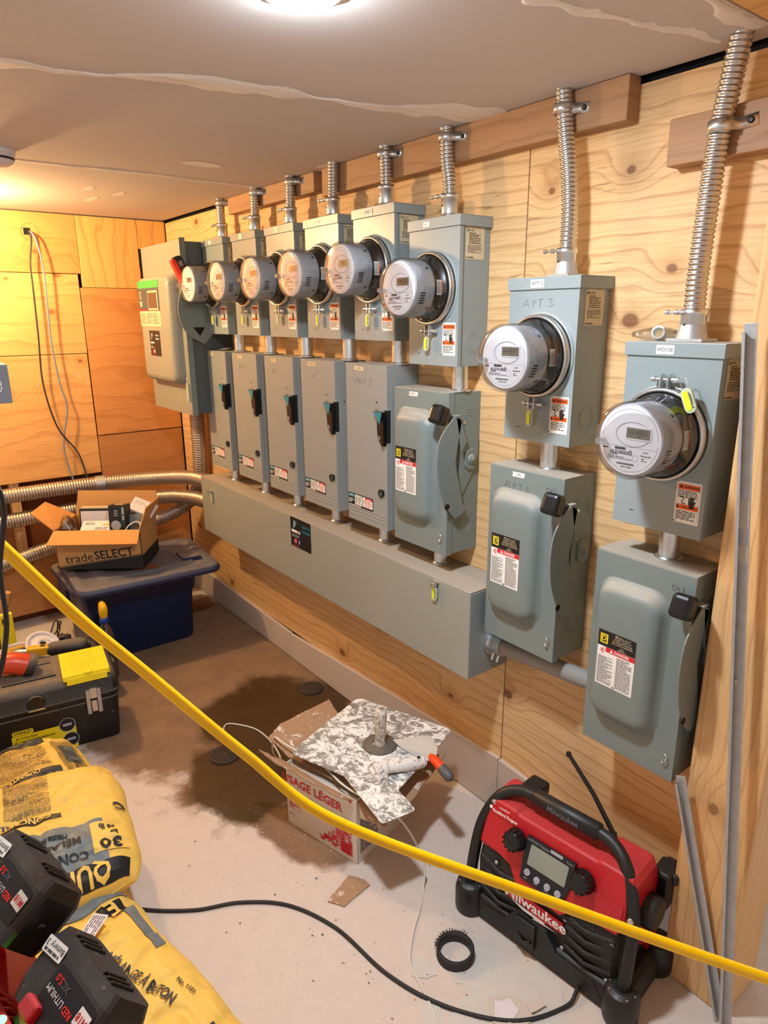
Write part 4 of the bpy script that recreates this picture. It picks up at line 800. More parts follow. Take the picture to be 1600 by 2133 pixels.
# ------------------------------------------------------------------ blue tote and what stands on it
t = thing('storage_tote', 'dark blue plastic storage tote on the floor in the far corner', 'tote', (-.08, -.470, 0))
def rr3(hx, hy, r, z, k=6): return [(p[0], p[1], z) for p in rrect(-hx, hx, -hy, hy, r, k)]
b = MB(); b.loft([rr3(.170, .212, .04, .001), rr3(.180, .222, .045, .012), rr3(.187, .232, .045, .225), rr3(.194, .240, .045, .235), rr3(.200, .250, .045, .325)], 'tote_blue')
b.build('body', t)
b = MB(); b.loft([rr3(.200, .250, .045, .318), rr3(.222, .272, .055, .318), rr3(.226, .276, .058, .330), rr3(.222, .272, .055, .345), rr3(.200, .250, .045, .345)], 'tote_lid', caps=False)
for y in (-.276, .262): b.box(-.07, .07, y, y+.014, .262, .320, 'tote_blue')
b.build('rim', t, .002)
lid = thing('tote_lid', 'dusty dark blue lid lying askew on the storage tote', 'lid', (.005, -.440, .3455), (0, 0, -4))
b = MB(); b.loft([rr3(.232, .292, .05, .0), rr3(.236, .296, .055, .012), rr3(.228, .288, .05, .030), rr3(.200, .258, .045, .034), rr3(.190, .248, .045, .026), rr3(.150, .205, .04, .026), rr3(.145, .200, .04, .034), rr3(.100, .150, .04, .034), rr3(.096, .146, .04, .028)], 'tote_lid')
b.box(.10, .20, -.03, .05, .0255, .046, 'tote_lid', Tr(-.09, .19, 0)); b.box(-.13, -.03, -.20, -.14, .0255, .044, 'tote_lid'); b.build('panel', lid, .002)
# open carton
ct = thing('cardboard_carton', 'open brown carton of small boxes standing on the tote lid', 'carton', (-.060, -.748, .3925), (0, 0, 54.9)); Wc, Dc, Hc = .348, .235, .168
b = MB(); K = 'kraft'; tk = .004
b.box(0, Wc, 0, tk, 0, Hc, K); b.box(0, Wc, Dc-tk, Dc, 0, Hc, K); b.box(0, tk, 0, Dc, 0, Hc, K); b.box(Wc-tk, Wc, 0, Dc, 0, Hc, K); b.box(0, Wc, 0, Dc, 0, tk, K)
T = on_front(0, -.0005, 0); b.poly([(0, 0), (Wc, 0), (Wc, .060), (0, .008)], 'ink', T); b.add([(0, .013, .0002), (0, .0105, .0002), (Wc, .0625, .0002), (Wc, .065, .0002)], [(0, 1, 2, 3)], 'ink', T)
b.text('trade', .054, 'ink', T @ Tr(.090, .048) @ Rz(6.5), bold=False); b.text('SELECT', .050, 'ink', T @ Tr(.232, .066) @ Rz(6.5), bold=True)
TR = on_right(Wc+.0005, 0, 0); b.quad(0, Dc, 0, .055, 'ink', TR); b.build('box', ct, .001)
def flap(par, pts, th=.004, m='kraft_in', name='flap'):
    n = (Vector(pts[1])-Vector(pts[0])).cross(Vector(pts[2])-Vector(pts[0])).normalized()*th
    k = len(pts); vs = [Vector(p) for p in pts]+[Vector(p)+n for p in pts]
    return MB().add(vs, [tuple(range(k))[::-1], tuple(range(k, 2*k))]+[(i, (i+1) % k, k+(i+1) % k, k+i) for i in range(k)], m).build(name, par)
flap(ct, [(0, 0, Hc), (Wc, 0, Hc), (Wc+.004, -.062, Hc-.040), (-.010, -.060, Hc-.040)])
flap(ct, [(0, Dc, Hc), (0, 0, Hc), (-.085, .005, Hc+.075), (-.085, Dc-.09, Hc+.085)][::-1])
flap(ct, [(Wc, 0, Hc), (Wc, Dc, Hc), (Wc+.030, Dc-.01, Hc+.085), (Wc+.022, .045, Hc+.08)][::-1])
flap(ct, [(0, Dc, Hc-.01), (Wc, Dc, Hc-.01), (Wc+.005, Dc+.03, Hc+.10), (.012, Dc+.03, Hc+.105)], m='kraft')
MC = Matrix.Translation((-.060, -.748, .3925)) @ Rz(54.9)
def inbox(name, label, cat, mb, bevel=.001): 
    o = mb.build(name, None, bevel); o.matrix_world = MC; return tag(o, label, cat, 'things inside the open carton')
b = MB(); T = Tr(.050, .125, .0045) @ Rx(-8); b.box(0, .135, 0, .05, 0, .215, 'ink', T); b.quad(.006, .129, .10, .206, 'paper_white', T @ frame((0, -.0006, 0), (1, 0, 0), (0, 0, 1), (0, -1, 0))); b.box(.004, .131, .006, .044, .2152, .222, 'cream_vinyl', T)
inbox('flat_box', 'white-faced box with black edges standing at the back of the carton', 'box', b)
b = MB(); T = Tr(.082, .055, .118) @ Rx(28); b.box(0, .125, 0, .075, 0, .028, 'light_blue', T); b.quad(.001, .124, .001, .074, 'paper_white', T, .0285); b.lines(.012, .06, .050, .066, 2, 'ink_soft', T @ Tr(0, 0, .0287)); b.quad(.088, .118, .044, .054, 'yellow_bucket', T, .0288); b.quad(.030, .060, .008, .018, 'ink_soft', T, .0288); b.lines(.06, .12, .02, .036, 2, 'ink_soft', T @ Tr(0, 0, .0287)); b.box(.01, .12, .01, .07, -.10, -.001, 'kraft', T)
inbox('flat_box', 'white and blue box of gloves lying at the front of the carton', 'box', b)
b = MB(); T = Tr(.205, .040, .0045) @ Rz(-4) @ Rx(-6); b.box(0, .070, 0, .06, 0, .252, 'ink', T); F = T @ on_front(.035, -.0006, .19)
b.disc(-.006, -.022, .021, 'meter_grey', F, z=.0003); b.quad(.016, .034, -.030, .058, 'green_dark', F, .0002); b.lines(-.055, .030, -.006, .006, 1, 'meter_grey', F @ Tr(.025, .0) @ Rz(-90), .0005, .7); b.lines(-.012, .006, .016, .045, 3, 'meter_grey', F); b.quad(.0, .030, -.062, -.046, 'green_ink', F, .0003); b.quad(.004, .014, -.060, -.048, 'paper_white', F, .0005); b.quad(.018, .052, .018, .036, 'cream_vinyl', T, .2525); b.lines(.012, .060, .038, .056, 3, 'cream_vinyl', T @ Tr(0, 0, .2524))
inbox('bulb_box', 'black light-bulb box standing upright in the carton', 'box', b)
b = MB(); T = Tr(.272, .06, .02) @ Rx(-12) @ Ry(2); b.box(0, .060, 0, .10, 0, .19, 'slate', T); b.ring(.03, .12, .018, .003, 'brown_ply', T @ on_front(0, -.0006, 0)); inbox('flat_box', 'grey printed box leaning at the right side of the carton', 'box', b)
b = MB(); T = Tr(.262, .135, .215) @ Ry(24) @ Rx(30); b.box(0, .105, 0, .075, 0, .014, 'paper_white', T); b.lines(.01, .09, .04, .06, 2, 'meter_grey', T @ Tr(0, 0, .0142)); b.box(.01, .08, .02, .06, -.14, -.001, 'slate', T); inbox('flat_box', 'white slim box tilted on top of the grey one in the carton', 'box', b)
b = MB(); P = smooth_path([(.275, .035, .150), (.290, .045, .172), (.315, .06, .185), (.335, .055, .178), (.338, .03, .16)], 6); b.tube(P, .0028, 'white_cable', n=8); inbox('white_wire', 'short white wire curling out of the carton', 'wire', b, 0)
rings = []
for i in range(9):
    z = .09+i*.016; r0 = .032*math.sin(PI*(i+1)/10)+.004; rings.append([(.040+r0*math.cos(2*PI*j/10)*(1+.4*noise.noise((i, j*2, 1))), .045+r0*.8*math.sin(2*PI*j/10)*(1+.4*noise.noise((i, j, 8))), z) for j in range(10)])
b = MB().loft(rings, 'poly', smooth=False); b.tube([(.035, .04, .10), (.045, .05, .16), (.03, .04, .20)], .003, 'white_vinyl', n=6); b.box(.022, .058, .03, .06, .006, .088, 'kraft'); inbox('plastic_bag', 'clear plastic bag of fittings at the left front of the carton', 'bag', b, 0)
b = MB().box(0, .10, 0, .05, 0, .002, 'brown_ply'); b.quad(.01, .03, .012, .03, 'red_ink', None, .0022); tag(b.build('torn_card', None, 0, loc=(.110, -.50, .3818)), 'flat brown piece of card on the tote lid beside the carton', 'card'); bpy.data.objects['torn_card'].rotation_euler = (0, 0, math.radians(70))

# ------------------------------------------------------------------ tool box
t = thing('tool_box', 'large black tool box with yellow lid compartments on the floor at the left edge', 'tool box', (.676, -.750, 0), (0, 0, 81.4)); Lb, Db = .53, .245
b = MB(); b.loft([[(p[0]-Lb/2, p[1]+Db/2, z) for p in rrect(-Lb/2+i_, Lb/2-i_, -Db/2+i_, Db/2-i_, .025, 4)] for z, i_ in ((.001, .012), (.155, .004), (.158, .008), (.168, .008))], 'box_black'); b.build('body', t, .001)
b = MB(); b.loft([[(p[0]-Lb/2, p[1]+Db/2, z) for p in rrect(-Lb/2+i_, Lb/2-i_, -Db/2+i_, Db/2-i_, .03, 4)] for z, i_ in ((.166, .0), (.180, -.004), (.185, .0), (.225, .002), (.245, .014), (.252, .026))], 'box_black')
for y in (.075, .165): b.box(-.335, -.195, y, y+.040, .249, .256, 'tool_black')
b.box(-.345, -.185, .060, .068, .250, .258, 'tool_black'); b.build('lid', t, .002)
for x0 in (-.168, -.50):
    b = MB(); b.box(x0, x0+.145, .004, .190, .249, .266, 'yellow_tool'); b.box(x0+.01, x0+.135, -.002, .010, .236, .258, 'yellow_tool')
    b.lathe([(.014, 0), (.014, .004), (.010, .006)], 'yellow_tool', Tr(x0+.078, .012, .2655), 16)
    for i in range(6): b.box(x0+.030, x0+.110, .045+i*.022, .0464+i*.022, .2655, .2672, 'yellow_bucket')
    b.box(x0+.012, x0+.133, .020, .178, .2655, .2665, 'yellow_tool'); b.build('compartment_lid', t, .004)
b = MB(); 
for x in (-.108, -.074): b.box(x, x+.013, -.010, .004, .118, .205, 'galv')
b.box(-.096, -.073, -.013, .002, .175, .212, 'steel'); b.box(-.093, -.076, -.016, .002, .128, .168, 'steel'); b.build('latch', t, .0015)
b = MB(); b.lathe([(.028, 0), (.026, .004)], 'box_black', on_front(-.255, -.0005, .20), 20); b.box(-.280, -.230, -.010, .0, .178, .184, 'steel'); b.build('lock_tab', t, .001)
b = MB(); T = on_front(-.245, -.0015, .066) ; T = frame((-.245, .004, .062), (1, 0, 0), (0, .05, 1), (0, -1, .05))
b.poly([(-.095, -.058), (.095, -.058), (.095, .020), (.080, .035), (-.095, .035)], 'yellow_ink', T, .001); b.poly(rrect(-.092, -.030, .036, .052, .006), 'yellow_ink', T, .001); b.text('STANLEY', .013, 'ink', T @ Tr(-.061, .044), z=.0014)
for i, s_ in enumerate(('24" TOOL BOX', '24" CAJA DE HERRAMIENTAS', '24" BOITE A OUTILS')): b.text(s_, .0095, 'ink', T @ Tr(-.052 if i == 0 else (-.030 if i == 1 else -.038), .024-.0125*i), z=.0014)
b.lines(-.090, -.030, -.055, -.012, 6, 'ink_soft', T @ Tr(0, 0, .001)); b.quad(-.028, .012, -.050, -.022, 'cream_vinyl', T, .0013); b.quad(.018, .052, -.030, -.012, 'purple_ink', T, .0013); b.text('USA', .012, 'white_vinyl', T @ Tr(.035, -.021), z=.0018)
for cx_, cy_ in ((.070, .032), (.076, -.022)): b.disc(cx_, cy_, .024, 'ink', T, z=.0016); b.ring(cx_, cy_, .023, .002, 'meter_grey', T, z=.002); b.poly(rrect(cx_-.014, cx_+.014, cy_-.004, cy_+.005, .002), 'meter_grey', T, .002)
b.build('product_label', t)
for x in (-.012,):
    b = MB(); b.box(x-.006, x, .02, .2, .10, .12, 'box_black'); b.build('side_rib', t, .003)
# red curved nozzle lying on the box
P = smooth_path([(0, -.20, .030), (0, -.13, .042), (0, -.06, .040), (.004, -.015, .034), (.012, .03, .012)], 6); n_ = len(P)
t = thing('hose_nozzle', 'glossy red curved plastic nozzle with black rubber rim on top of the tool box', 'nozzle', (.497, -1.015, .262))
MB().tube(P, [.026+.014*(i/n_) for i in range(n_)], 'cutting_red', n=24).build('elbow', t)
b = MB().tube([P[-3], P[-2], P[-1], P[-1]+Vector((.002, .010, -.006))], [.0405, .044, .045, .043], 'tool_black', n=24); b.build('rubber_rim', t)
MB().tube([(.0, -.14, .030), (.035, -.11, -.004)], .014, 'cutting_red', n=16).build('stub', t)
# open tray with tools behind
t = thing('tool_tray', 'open black tray of hand tools on the floor behind the tool box', 'tray', (.25, -.88, 0), (0, 0, 4))
b = MB(); b.loft([rr3(.125, .175, .03, .001), rr3(.135, .185, .03, .12), rr3(.145, .195, .03, .125), rr3(.145, .195, .03, .132), rr3(.128, .178, .03, .132), rr3(.12, .17, .03, .02)], 'tool_black'); b.build('tray', t)
MB().tube([(-.11, -.11, .13), (-.11, -.10, .175), (-.11, .10, .178), (-.11, .11, .13)], .010, 'tool_black', n=12).build('carry_bar', t)
t = thing('yellow_pail', 'yellow-orange plastic pail with white rim standing in the tool tray', 'pail', (.195, -.975, .045))
b = MB().lathe([(.045, 0), (.060, .155), (.0575, .155), (.043, .01), (.001, .01)], 'yellow_bucket', None, 28, caps=False); b.build('body', t)
MB().lathe([(.0600, .148), (.063, .153), (.0625, .160), (.057, .160), (.057, .150)], 'paper_white', None, 28, caps=False).build('rim', t)
t = tag(MB().lathe([(.062, .0), (.062, .012), (.052, .012), (.050, .006), (.030, .006), (.028, .014), (.012, .014), (.012, .0)], 'paper_white', None, 32, caps=False).disc(0, 0, .0125, 'ink', Tr(0, 0, .010)).build('plastic_disc', None, 0, loc=(.200, -.892, .195)), 'white plastic spool lid leaning on the yellow pail', 'disc'); t.rotation_euler = (math.radians(-14), math.radians(32), 0)
t = thing('oscillating_tool', 'dusty yellow and black power tool lying across the tool tray', 'power tool', (.330, -.860, .215), (0, 0, 68))
b = MB(); b.loft([[(x, r_*math.cos(2*PI*j/16), .012+r_*math.sin(2*PI*j/16)) for j in range(16)] for x, r_ in ((-.035, .020), (-.02, .026), (.03, .030), (.07, .032), (.095, .026), (.10, .012))], 'tool_black'); b.build('handle', t)
b = MB(); b.box(-.105, -.020, -.017, .017, -.004, .030, 'yellow_bucket'); b.quad(-.060, -.044, -.008, .008, 'ink', None, .0305); b.build('housing', t, .006)
b = MB(); b.lathe([(.010, 0), (.014, .03), (.012, .05), (.004, .065)], 'zinc', Tr(-.100, 0, .012) @ Ry(-90), 16); b.box(-.10, -.085, -.010, .010, -.03, -.004, 'tool_black'); b.build('chuck', t)
for i, (dx, dy, r_, h_, mm, lb) in enumerate(((.30, -.765, .016, .20, 'tool_black', 'black ribbed tube standing at the right end of the tool tray'), (.33, -.95, .010, .165, 'grout_green', 'green-handled screwdriver standing in the tool tray'), (.20, -.80, .012, .19, 'ink', 'black-handled hand tool standing at the back of the tool tray'))):
    t = thing('tube_container' if i == 0 else 'hand_tool', lb, 'tool', (dx, dy, .021), (0, 6-4*i, 0)); MB().lathe([(r_, 0), (r_, h_*.8), (r_*1.15, h_*.82), (r_*1.1, h_*.98), (r_*.6, h_)], mm, None, 16).build('body', t)
t = thing('spray_bottle', 'spray bottle with yellow trigger head and blue collar in front of the blue tote', 'bottle', (.235, -.668, 0))
MB().lathe([(.030, .001), (.031, .02), (.031, .17), (.026, .205), (.013, .235), (.013, .25)], 'poly', None, 28).build('bottle', t)
MB().lathe([(.0135, .238), (.0175, .240), (.0175, .262), (.012, .264)], 'blue_cap', None, 24).build('collar', t)
b = MB(); b.loft([[(x*1.0+dx, y_, z) for x, y_ in rrect(-a_, a_, -b_, b_, min(a_, b_)*.8, 4)] for z, a_, b_, dx in ((.262, .014, .013, 0), (.285, .018, .016, .002), (.305, .021, .015, .004), (.320, .016, .012, -.004), (.327, .006, .006, -.008))], 'spray_yellow'); b.build('sprayer_head', t)
# yellow spirit level / rail leaning by the tray
t = thing('spirit_level', 'yellow spirit level propped upright behind the tool box at the left edge', 'level', (.055, -.985, .001), (0, 0, 0))
b = MB(); b.box(-.012, .012, -.026, .026, 0, .300, 'yellow_tool'); b.build('rail', t, .003)
b = MB(); [b.box(.0115, .0135, -.012, .012, z, z+.022, 'ink') for z in (.10, .262)]; b.build('vial_windows', t)
b = MB(); rg = []
for i in range(10):
    z = .001+i*.030; r0 = .075*math.sin(PI*(i+1.2)/11.5)+.012; rg.append([(r0*math.cos(2*PI*j/14)*(1+.35*noise.noise((i*.8, j*.9, 4))), r0*math.sin(2*PI*j/14)*(1+.35*noise.noise((i*.8, j*.7, 7))), z) for j in range(14)])
b.loft(rg, 'grout_green'); t = thing('green_bag', 'crumpled green tool bag with an orange patch at the left edge near the back wall', 'bag', (-.12, -1.030, 0)); b.build('bag', t)
MB().tube([(.02, .05, .24), (.045, .075, .31), (.05, .085, .34)], [.02, .018, .012], 'kraft_in', n=10).build('orange_glove', t)

# ------------------------------------------------------------------ paper bags of concrete mix
def mix_bag(label, loc, rot, a, bw, H, seedv, deco):
    t = thing('concrete_bag', label, 'bag', loc, rot, 'yellow paper bags of concrete mix')
    def sa(q): return math.sqrt(q*q+.0022)
    def ht(x, y):
        u = min(1, abs(x/a)); v = min(1, abs(y/bw)); e = ((1-u**5)*(1-v**3.2))
        wr = noise.noise((x*7+seedv, y*9, 1.0)); w2 = sa(noise.noise((x*16, y*11+seedv, 5.0))); w3 = .2; w4 = sa(noise.noise((x*9-y*5+seedv, y*4+x*6, 9.0))); fold = max(0, 1-w4/.13)
        return H*.62*max(e, 0)**.42*(1+.10*wr)-(.012*(.25-w2 if w2 < .25 else 0)*4+.004*(.2-w3 if w3 < .2 else 0)*5)*max(e, 0)**.3+.0065*fold*max(e, 0)**.3+.004*noise.noise((x*18, y*18, seedv))*max(e, 0)**.3
    N, M_ = 150, 104; b = MB(); vs = []; idx = {}
    gx = [a*math.sin(PI/2*(2*i/N-1)) for i in range(N+1)]; gy = [bw*math.sin(PI/2*(2*j/M_-1)) for j in range(M_+1)]
    def edge(x, y):   # ragged outline with softened corners
        k = 1-.05*(abs(x/a)**4)*(abs(y/bw)**4)*1.6; return x*k+.008*noise.noise((y*14, seedv, 0))*abs(x/a)**6, y*k+.012*noise.noise((x*9, seedv, 6))*abs(y/bw)**6
    for i, x in enumerate(gx):
        for j, y in enumerate(gy):
            ex, ey = edge(x, y); vs.append((ex, ey, H*.38+ht(x, y)))
    o_ = len(vs)
    for i, x in enumerate(gx):
        for j, y in enumerate(gy):
            u = abs(x/a); v = abs(y/bw); e = max((1-u**6)*(1-v**5), 0)**.5; ex, ey = edge(x, y); vs.append((ex, ey, H*.38*(1-e)+.0005))
    w = M_+1; fs = []
    for i in range(N):
        for j in range(M_):
            q = (i*w+j, (i+1)*w+j, (i+1)*w+j+1, i*w+j+1); fs.append(q); fs.append(tuple(o_+k for k in q[::-1]))
    for i in range(N): fs.append((i*w, o_+i*w, o_+(i+1)*w, (i+1)*w)); fs.append((i*w+M_, (i+1)*w+M_, o_+(i+1)*w+M_, o_+i*w+M_))
    for j in range(M_): fs.append((j, j+1, o_+j+1, o_+j)); fs.append((N*w+j, o_+N*w+j, o_+N*w+j+1, N*w+j+1))
    b.add(vs, fs, 'bag_paper', None, True); 
    def surf(x, y, off=.0022): ex, ey = edge(x, y); return (ex, ey, H*.38+ht(x, y)+off)
    def patch(x0, x1, y0, y1, m, off=.0030, n=80):
        k = n+1; b.add([surf(x0+(x1-x0)*i/n, y0+(y1-y0)*j/n, off) for i in range(k) for j in range(k)], [(i*k+j, (i+1)*k+j, (i+1)*k+j+1, i*k+j+1) for i in range(n) for j in range(n)], m, None, True)
    def txt(s_, size, m, x, y, ang, off=.0062, bold=.030, sx=1.0):
        v, f = split_tris(*font_mesh(s_, size, bold)); ca, sa = math.cos(math.radians(ang)), math.sin(math.radians(ang))
        b.add([surf(x+sx*p[0]*ca-p[1]*sa, y+sx*p[0]*sa+p[1]*ca, off) for p in v], f, m)
    def fine(x0, x1, y0, y1, n, m, ang0=True, cols=1):
        q = MB(); q.lines(0, x1-x0 if ang0 else y1-y0, 0, y1-y0 if ang0 else x1-x0, int(n*2.6), m, None, cols=cols)
        b.add([surf(x0+p[0], y0+p[1], .0048) for p in q.v], q.f, m) if ang0 else b.add([surf(x0+p[1], y0+p[0], .0048) for p in q.v], q.f, m)
    deco(patch, txt, fine); b.build('paper_sack', t); return t
def decoA(patch, txt, fine):
    patch(-.19, -.135, -.10, .20, 'bag_dark'); fine(-.12, .03, .0, .20, 14, 'bag_dark', False, 1); patch(.035, .060, -.15, .20, 'bag_dark'); txt('QUIKRETE.COM', .018, 'bag_paper', .047, .08, -90)
    fine(.075, .16, .02, .22, 10, 'bag_dark', False); patch(-.09, .02, .225, .262, 'slate')
    fine(-.12, .1, .21, .27, 8, 'bag_dark', True); txt('ETE', .04, 'bag_dark', .10, .245, 0); txt('HAUTE', .02, 'bag_dark', .05, .245, 0)
def decoB(patch, txt, fine):
    fine(-.18, -.02, -.10, .12, 16, 'bag_dark', False, 2); patch(-.010, .012, -.20, .13, 'bag_dark'); txt('CONCRETE MIX', .022, 'bag_paper', .001, .03, -90)
    patch(.05, .19, -.10, .215, 'slate'); patch(.172, .212, -.16, .262, 'ink', .0038); patch(.062, .150, .185, .262, 'bag_paper', .0046); txt('30', .050, 'ink', .128, .224, -90); txt('kg', .018, 'ink', .098, .235, -90); txt('66 lb', .018, 'ink', .076, .222, -90)
    txt('CONCRETE MIX', .027, 'ink', .146, .075, -90); txt('MÉLANGE', .026, 'ink', .106, .105, -90); txt('Haute Résistance', .016, 'ink', .082, .08, -90); txt('QUIKRETE', .050, 'bag_paper', .191, .10, -90, .0070)
    txt('C', .04, 'bag_dark', .0, .262, -90)
def decoC(patch, txt, fine): txt('No. 1101', .016, 'ink', .20, .12, -60); patch(.05, .12, -.1, .17, 'bag_dark'); txt('A', .04, 'ink', .14, .12, -60)
def decoD(patch, txt, fine):
    patch(-.235, -.190, -.06, .19, 'slate'); patch(-.255, -.232, -.06, .19, 'bag_dark', .0042); patch(-.150, -.02, .155, .180, 'slate'); patch(-.182, -.150, .11, .165, 'ink'); txt('E', .05, 'bag_paper', -.165, .138, -80, .0070)
    txt('MÉLANGE À BÉTON', .029, 'bag_dark', .032, .086, 14, sx=.66); txt('Haute Résistance', .019, 'bag_dark', .030, .058, 14, sx=.62); txt('No. 1101', .012, 'ink', .105, .142, 14)
    patch(.02, .10, -.19, -.06, 'slate'); patch(.195, .235, .04, .14, 'bag_dark'); txt('TOTAL', .018, 'bag_paper', .215, .095, -75, .007); patch(.03, .09, .00, .035, 'bag_dark')
mix_bag('yellow concrete-mix bag lying on the floor directly in front of the black tool box', (.905, -1.205, 0), (0, 0, 3), .205, .29, .150, 1.3, decoA)
mix_bag('yellow concrete-mix bag mostly buried, only its crumpled end showing under the printed 30 kg bag', (1.235, -1.19, 0), (0, 0, 4), .30, .205, .115, 4.7, decoC)
mix_bag('yellow concrete-mix bag printed 30 kg on top of the pile', (1.268, -1.200, .108), (0, 4, -8), .215, .285, .145, 8.1, decoB)
mix_bag('yellow concrete-mix bag with its French name facing up, in the foreground at the bottom left', (1.730, -1.140, .002), (0, 5, 13), .295, .205, .150, 12.9, decoD)
b = MB(); T = Tr(); b.quad(-.030, .030, -.018, .018, 'paper_white', T); b.lines(-.026, .026, -.015, .015, 6, 'ink_soft', T); o = b.build('paper_tag', None, 0, loc=(1.600, -1.09, .176)); tag(o, 'small white shipping tag lying on the foreground concrete bag', 'tag'); o.rotation_euler = (math.radians(4), math.radians(4), math.radians(-50))

# ------------------------------------------------------------------ joint-compound carton with hawk and knives
t = thing('compound_carton', 'open white carton of joint compound printed USAGE LEGER in red, on the bare concrete', 'carton', (1.400, -.516, 0), (0, 0, 14.6)); W3, D3, H3 = .262, .247, .200
b = MB(); b.box(0, W3, 0, .004, 0, H3, 'carton_white'); b.box(0, W3, D3-.004, D3, 0, H3, 'carton_white'); b.box(0, .004, 0, D3, 0, H3, 'carton_white'); b.box(W3-.004, W3, 0, D3, 0, H3, 'carton_white'); b.box(.004, W3-.004, .004, D3-.004, .0005, H3-.012, 'plaster')
b.build('box', t, .002)
b = MB(); T = on_front(0, -.0008, 0); b.text('USAGE LÉGER', .036, 'red_ink', T @ Tr(.098, .152), bold=True); b.text('Composé à joints', .0155, 'red_ink', T @ Tr(.146, .119), bold=False)
b.lines(.010, .040, .106, .126, 2, 'red_ink', T, .0005, .6); b.text('17 L', .012, 'ink', T @ Tr(.018, .040), bold=False)
for x0, x1, y0, y1 in ((.008, .052, .0905, .0915), (.008, .052, .058, .059), (.008, .009, .058, .091), (.051, .052, .058, .091)): b.quad(x0, x1, y0, y1, 'red_ink', T, .0005)
b.lines(.011, .049, .062, .088, 4, 'red_ink', T)
rr_ = random.Random(11)
flat('red_pale', '#d9606a', .6); flat('red_deep', '#b8121e', .6); flat('red_mid', '#cc3a46', .6)
for i in range(8):
    for j in range(9):
        x = .128+i*.0145; y = .018+j*.0115
        if y < .020+i*.0145 and y < .115 and (i > 1 or j < 3):
            q = rr_.random(); mm = rr_.choice(['red_pale', 'red_mid', 'red_pale', 'red_deep'] if i < 6 or j > 4 else ['red_mid', 'red_deep'])
            if q < .5: b.poly([(x, y), (x+.0143, y-.003), (x+.0143, y+.0108)], mm, T, .0005)
            if q < .78: b.poly([(x, y+.001), (x+.0143, y+.0105), (x, y+.0125)], rr_.choice(['red_mid', 'red_pale']), T, .0006)
            else: b.poly([(x, y), (x+.0143, y-.003), (x+.0143, y+.0085), (x, y+.0113)], mm, T, .0005)
b.quad(.205, .238, .016, .050, 'red_deep', T, .0007); b.poly([(.205, .194), (.244, .200), (.244, .185)], 'red_deep', T, .0005); b.poly([(.215, .122), (.222, .128), (.222, .119)], 'red_mid', T, .0005)
b.build('front_print', t); b = MB(); TR = on_right(W3+.0008, 0, 0); b.lines(.010, .090, .030, .165, 26, 'ink_soft', TR); b.lines(.100, .150, .080, .165, 15, 'ink_soft', TR); b.quad(.022, .03, .02, .03, 'carton_white', TR); b.disc(.170, .105, .014, 'ink', TR); b.lines(.19, .235, .09, .13, 5, 'ink_soft', TR); b.lines(.100, .225, .110, .170, 0+4, 'red_ink', TR @ Tr(0, .0, 0)) if False else None
b.build('side_print', t)
def ragged(pts, seedv, amp=.006, per=6):
    out = []
    for i in range(len(pts)):
        a, c = Vector(pts[i]), Vector(pts[(i+1) % len(pts)])
        for k in range(per):
            q = a+(c-a)*(k/per); out.append((q.x+amp*noise.noise((q.x*60, q.y*60, seedv)), q.y+amp*noise.noise((q.x*50, q.y*50, seedv+9)), q.z))
    return out
def fl(pts, seedv, amp=.006): return flap(t, ragged(pts, seedv, amp), .0035, 'kraft_splat')
fl([(0, 0, H3), (W3*.97, -.004, H3), (W3*.93, -.030, H3+.014), (.10, -.048, H3+.030), (.01, -.052, H3+.036), (-.060, -.040, H3+.036)], 1.0)
fl([(0, D3, H3), (0, .02, H3), (-.10, .03, H3+.02), (-.125, .10, H3+.018), (-.105, D3+.05, H3+.012)], 3.0)
fl([(W3, .0, H3), (W3, D3, H3), (W3+.075, D3+.055, H3+.002), (W3+.098, .12, H3-.012), (W3+.092, .0, H3-.03), (W3+.03, -.02, H3-.02)], 5.0)
fl([(W3, D3, H3), (0, D3, H3), (.0, D3+.075, H3+.006), (W3-.03, D3+.08, H3+.006)], 7.0, .004)
fl([(.0, .02, H3+.004), (W3, .02, H3+.004), (W3, .12, H3+.014), (.0, .12, H3+.014)], 8.0, .002)
t = thing('plastering_hawk', 'square metal plastering hawk smeared with compound, upright handle, on the open carton', 'hawk', (1.515, -.293, .2225), (0, 0, 20)); hs = .168
b = MB().prism(rrect(-hs, hs, -hs, hs, .022, 6), .0022, 'hawk_metal', Tr(0, 0, .012)); b.prism(rrect(-hs*.6, hs*.6, -hs*.6, hs*.6, .02, 4), .011, 'hawk_metal'); b.build('plate', t, .0008)
b = MB().lathe([(.050, .0143), (.048, .018), (.020, .021)], 'tool_black', Tr(.025, -.005, 0), 32, caps=False); b.build('foam_washer', t)
b = MB().lathe([(.0165, .018), (.0150, .030), (.0165, .075), (.0178, .118), (.0165, .128), (.0080, .131)], 'crusted_tan', Tr(.025, -.005, 0) @ Ry(-4), 24) if False else None
splat('crusted_tan', '#a79683', '#d9d2c8', .6, 0, 30, .5)
b = MB().lathe([(.0165, .018), (.0150, .030), (.0165, .075), (.0178, .118), (.0165, .128), (.0080, .131)], 'crusted_tan', Tr(.025, -.005, 0) @ Ry(2), 24); b.lathe([(.007, .131), (.006, .134)], 'steel', Tr(.025, -.005, 0) @ Ry(2), 12); b.build('handle', t)
t = thing('taping_knife', 'long wide drywall knife with a crusted white handle lying across the hawk', 'knife', (1.628, -.400, .2385), (0, 0, -8))
b = MB(); b.prism(rrect(-.175, .175, -.052, .044, .010, 4), .0012, 'knife_metal'); b.prism(rrect(-.150, .165, .018, .036, .004, 3), .0035, 'knife_metal', Tr(0, 0, .0012)); b.box(-.172, .172, -.004, -.002, .0012, .0018, 'knife_metal'); b.build('blade', t, .0004)
P = smooth_path([(.012, .020, .010), (.016, .045, .014), (.022, .075, .013), (.030, .115, .012), (.036, .145, .011), (.040, .160, .010)], 6); n_ = len(P)
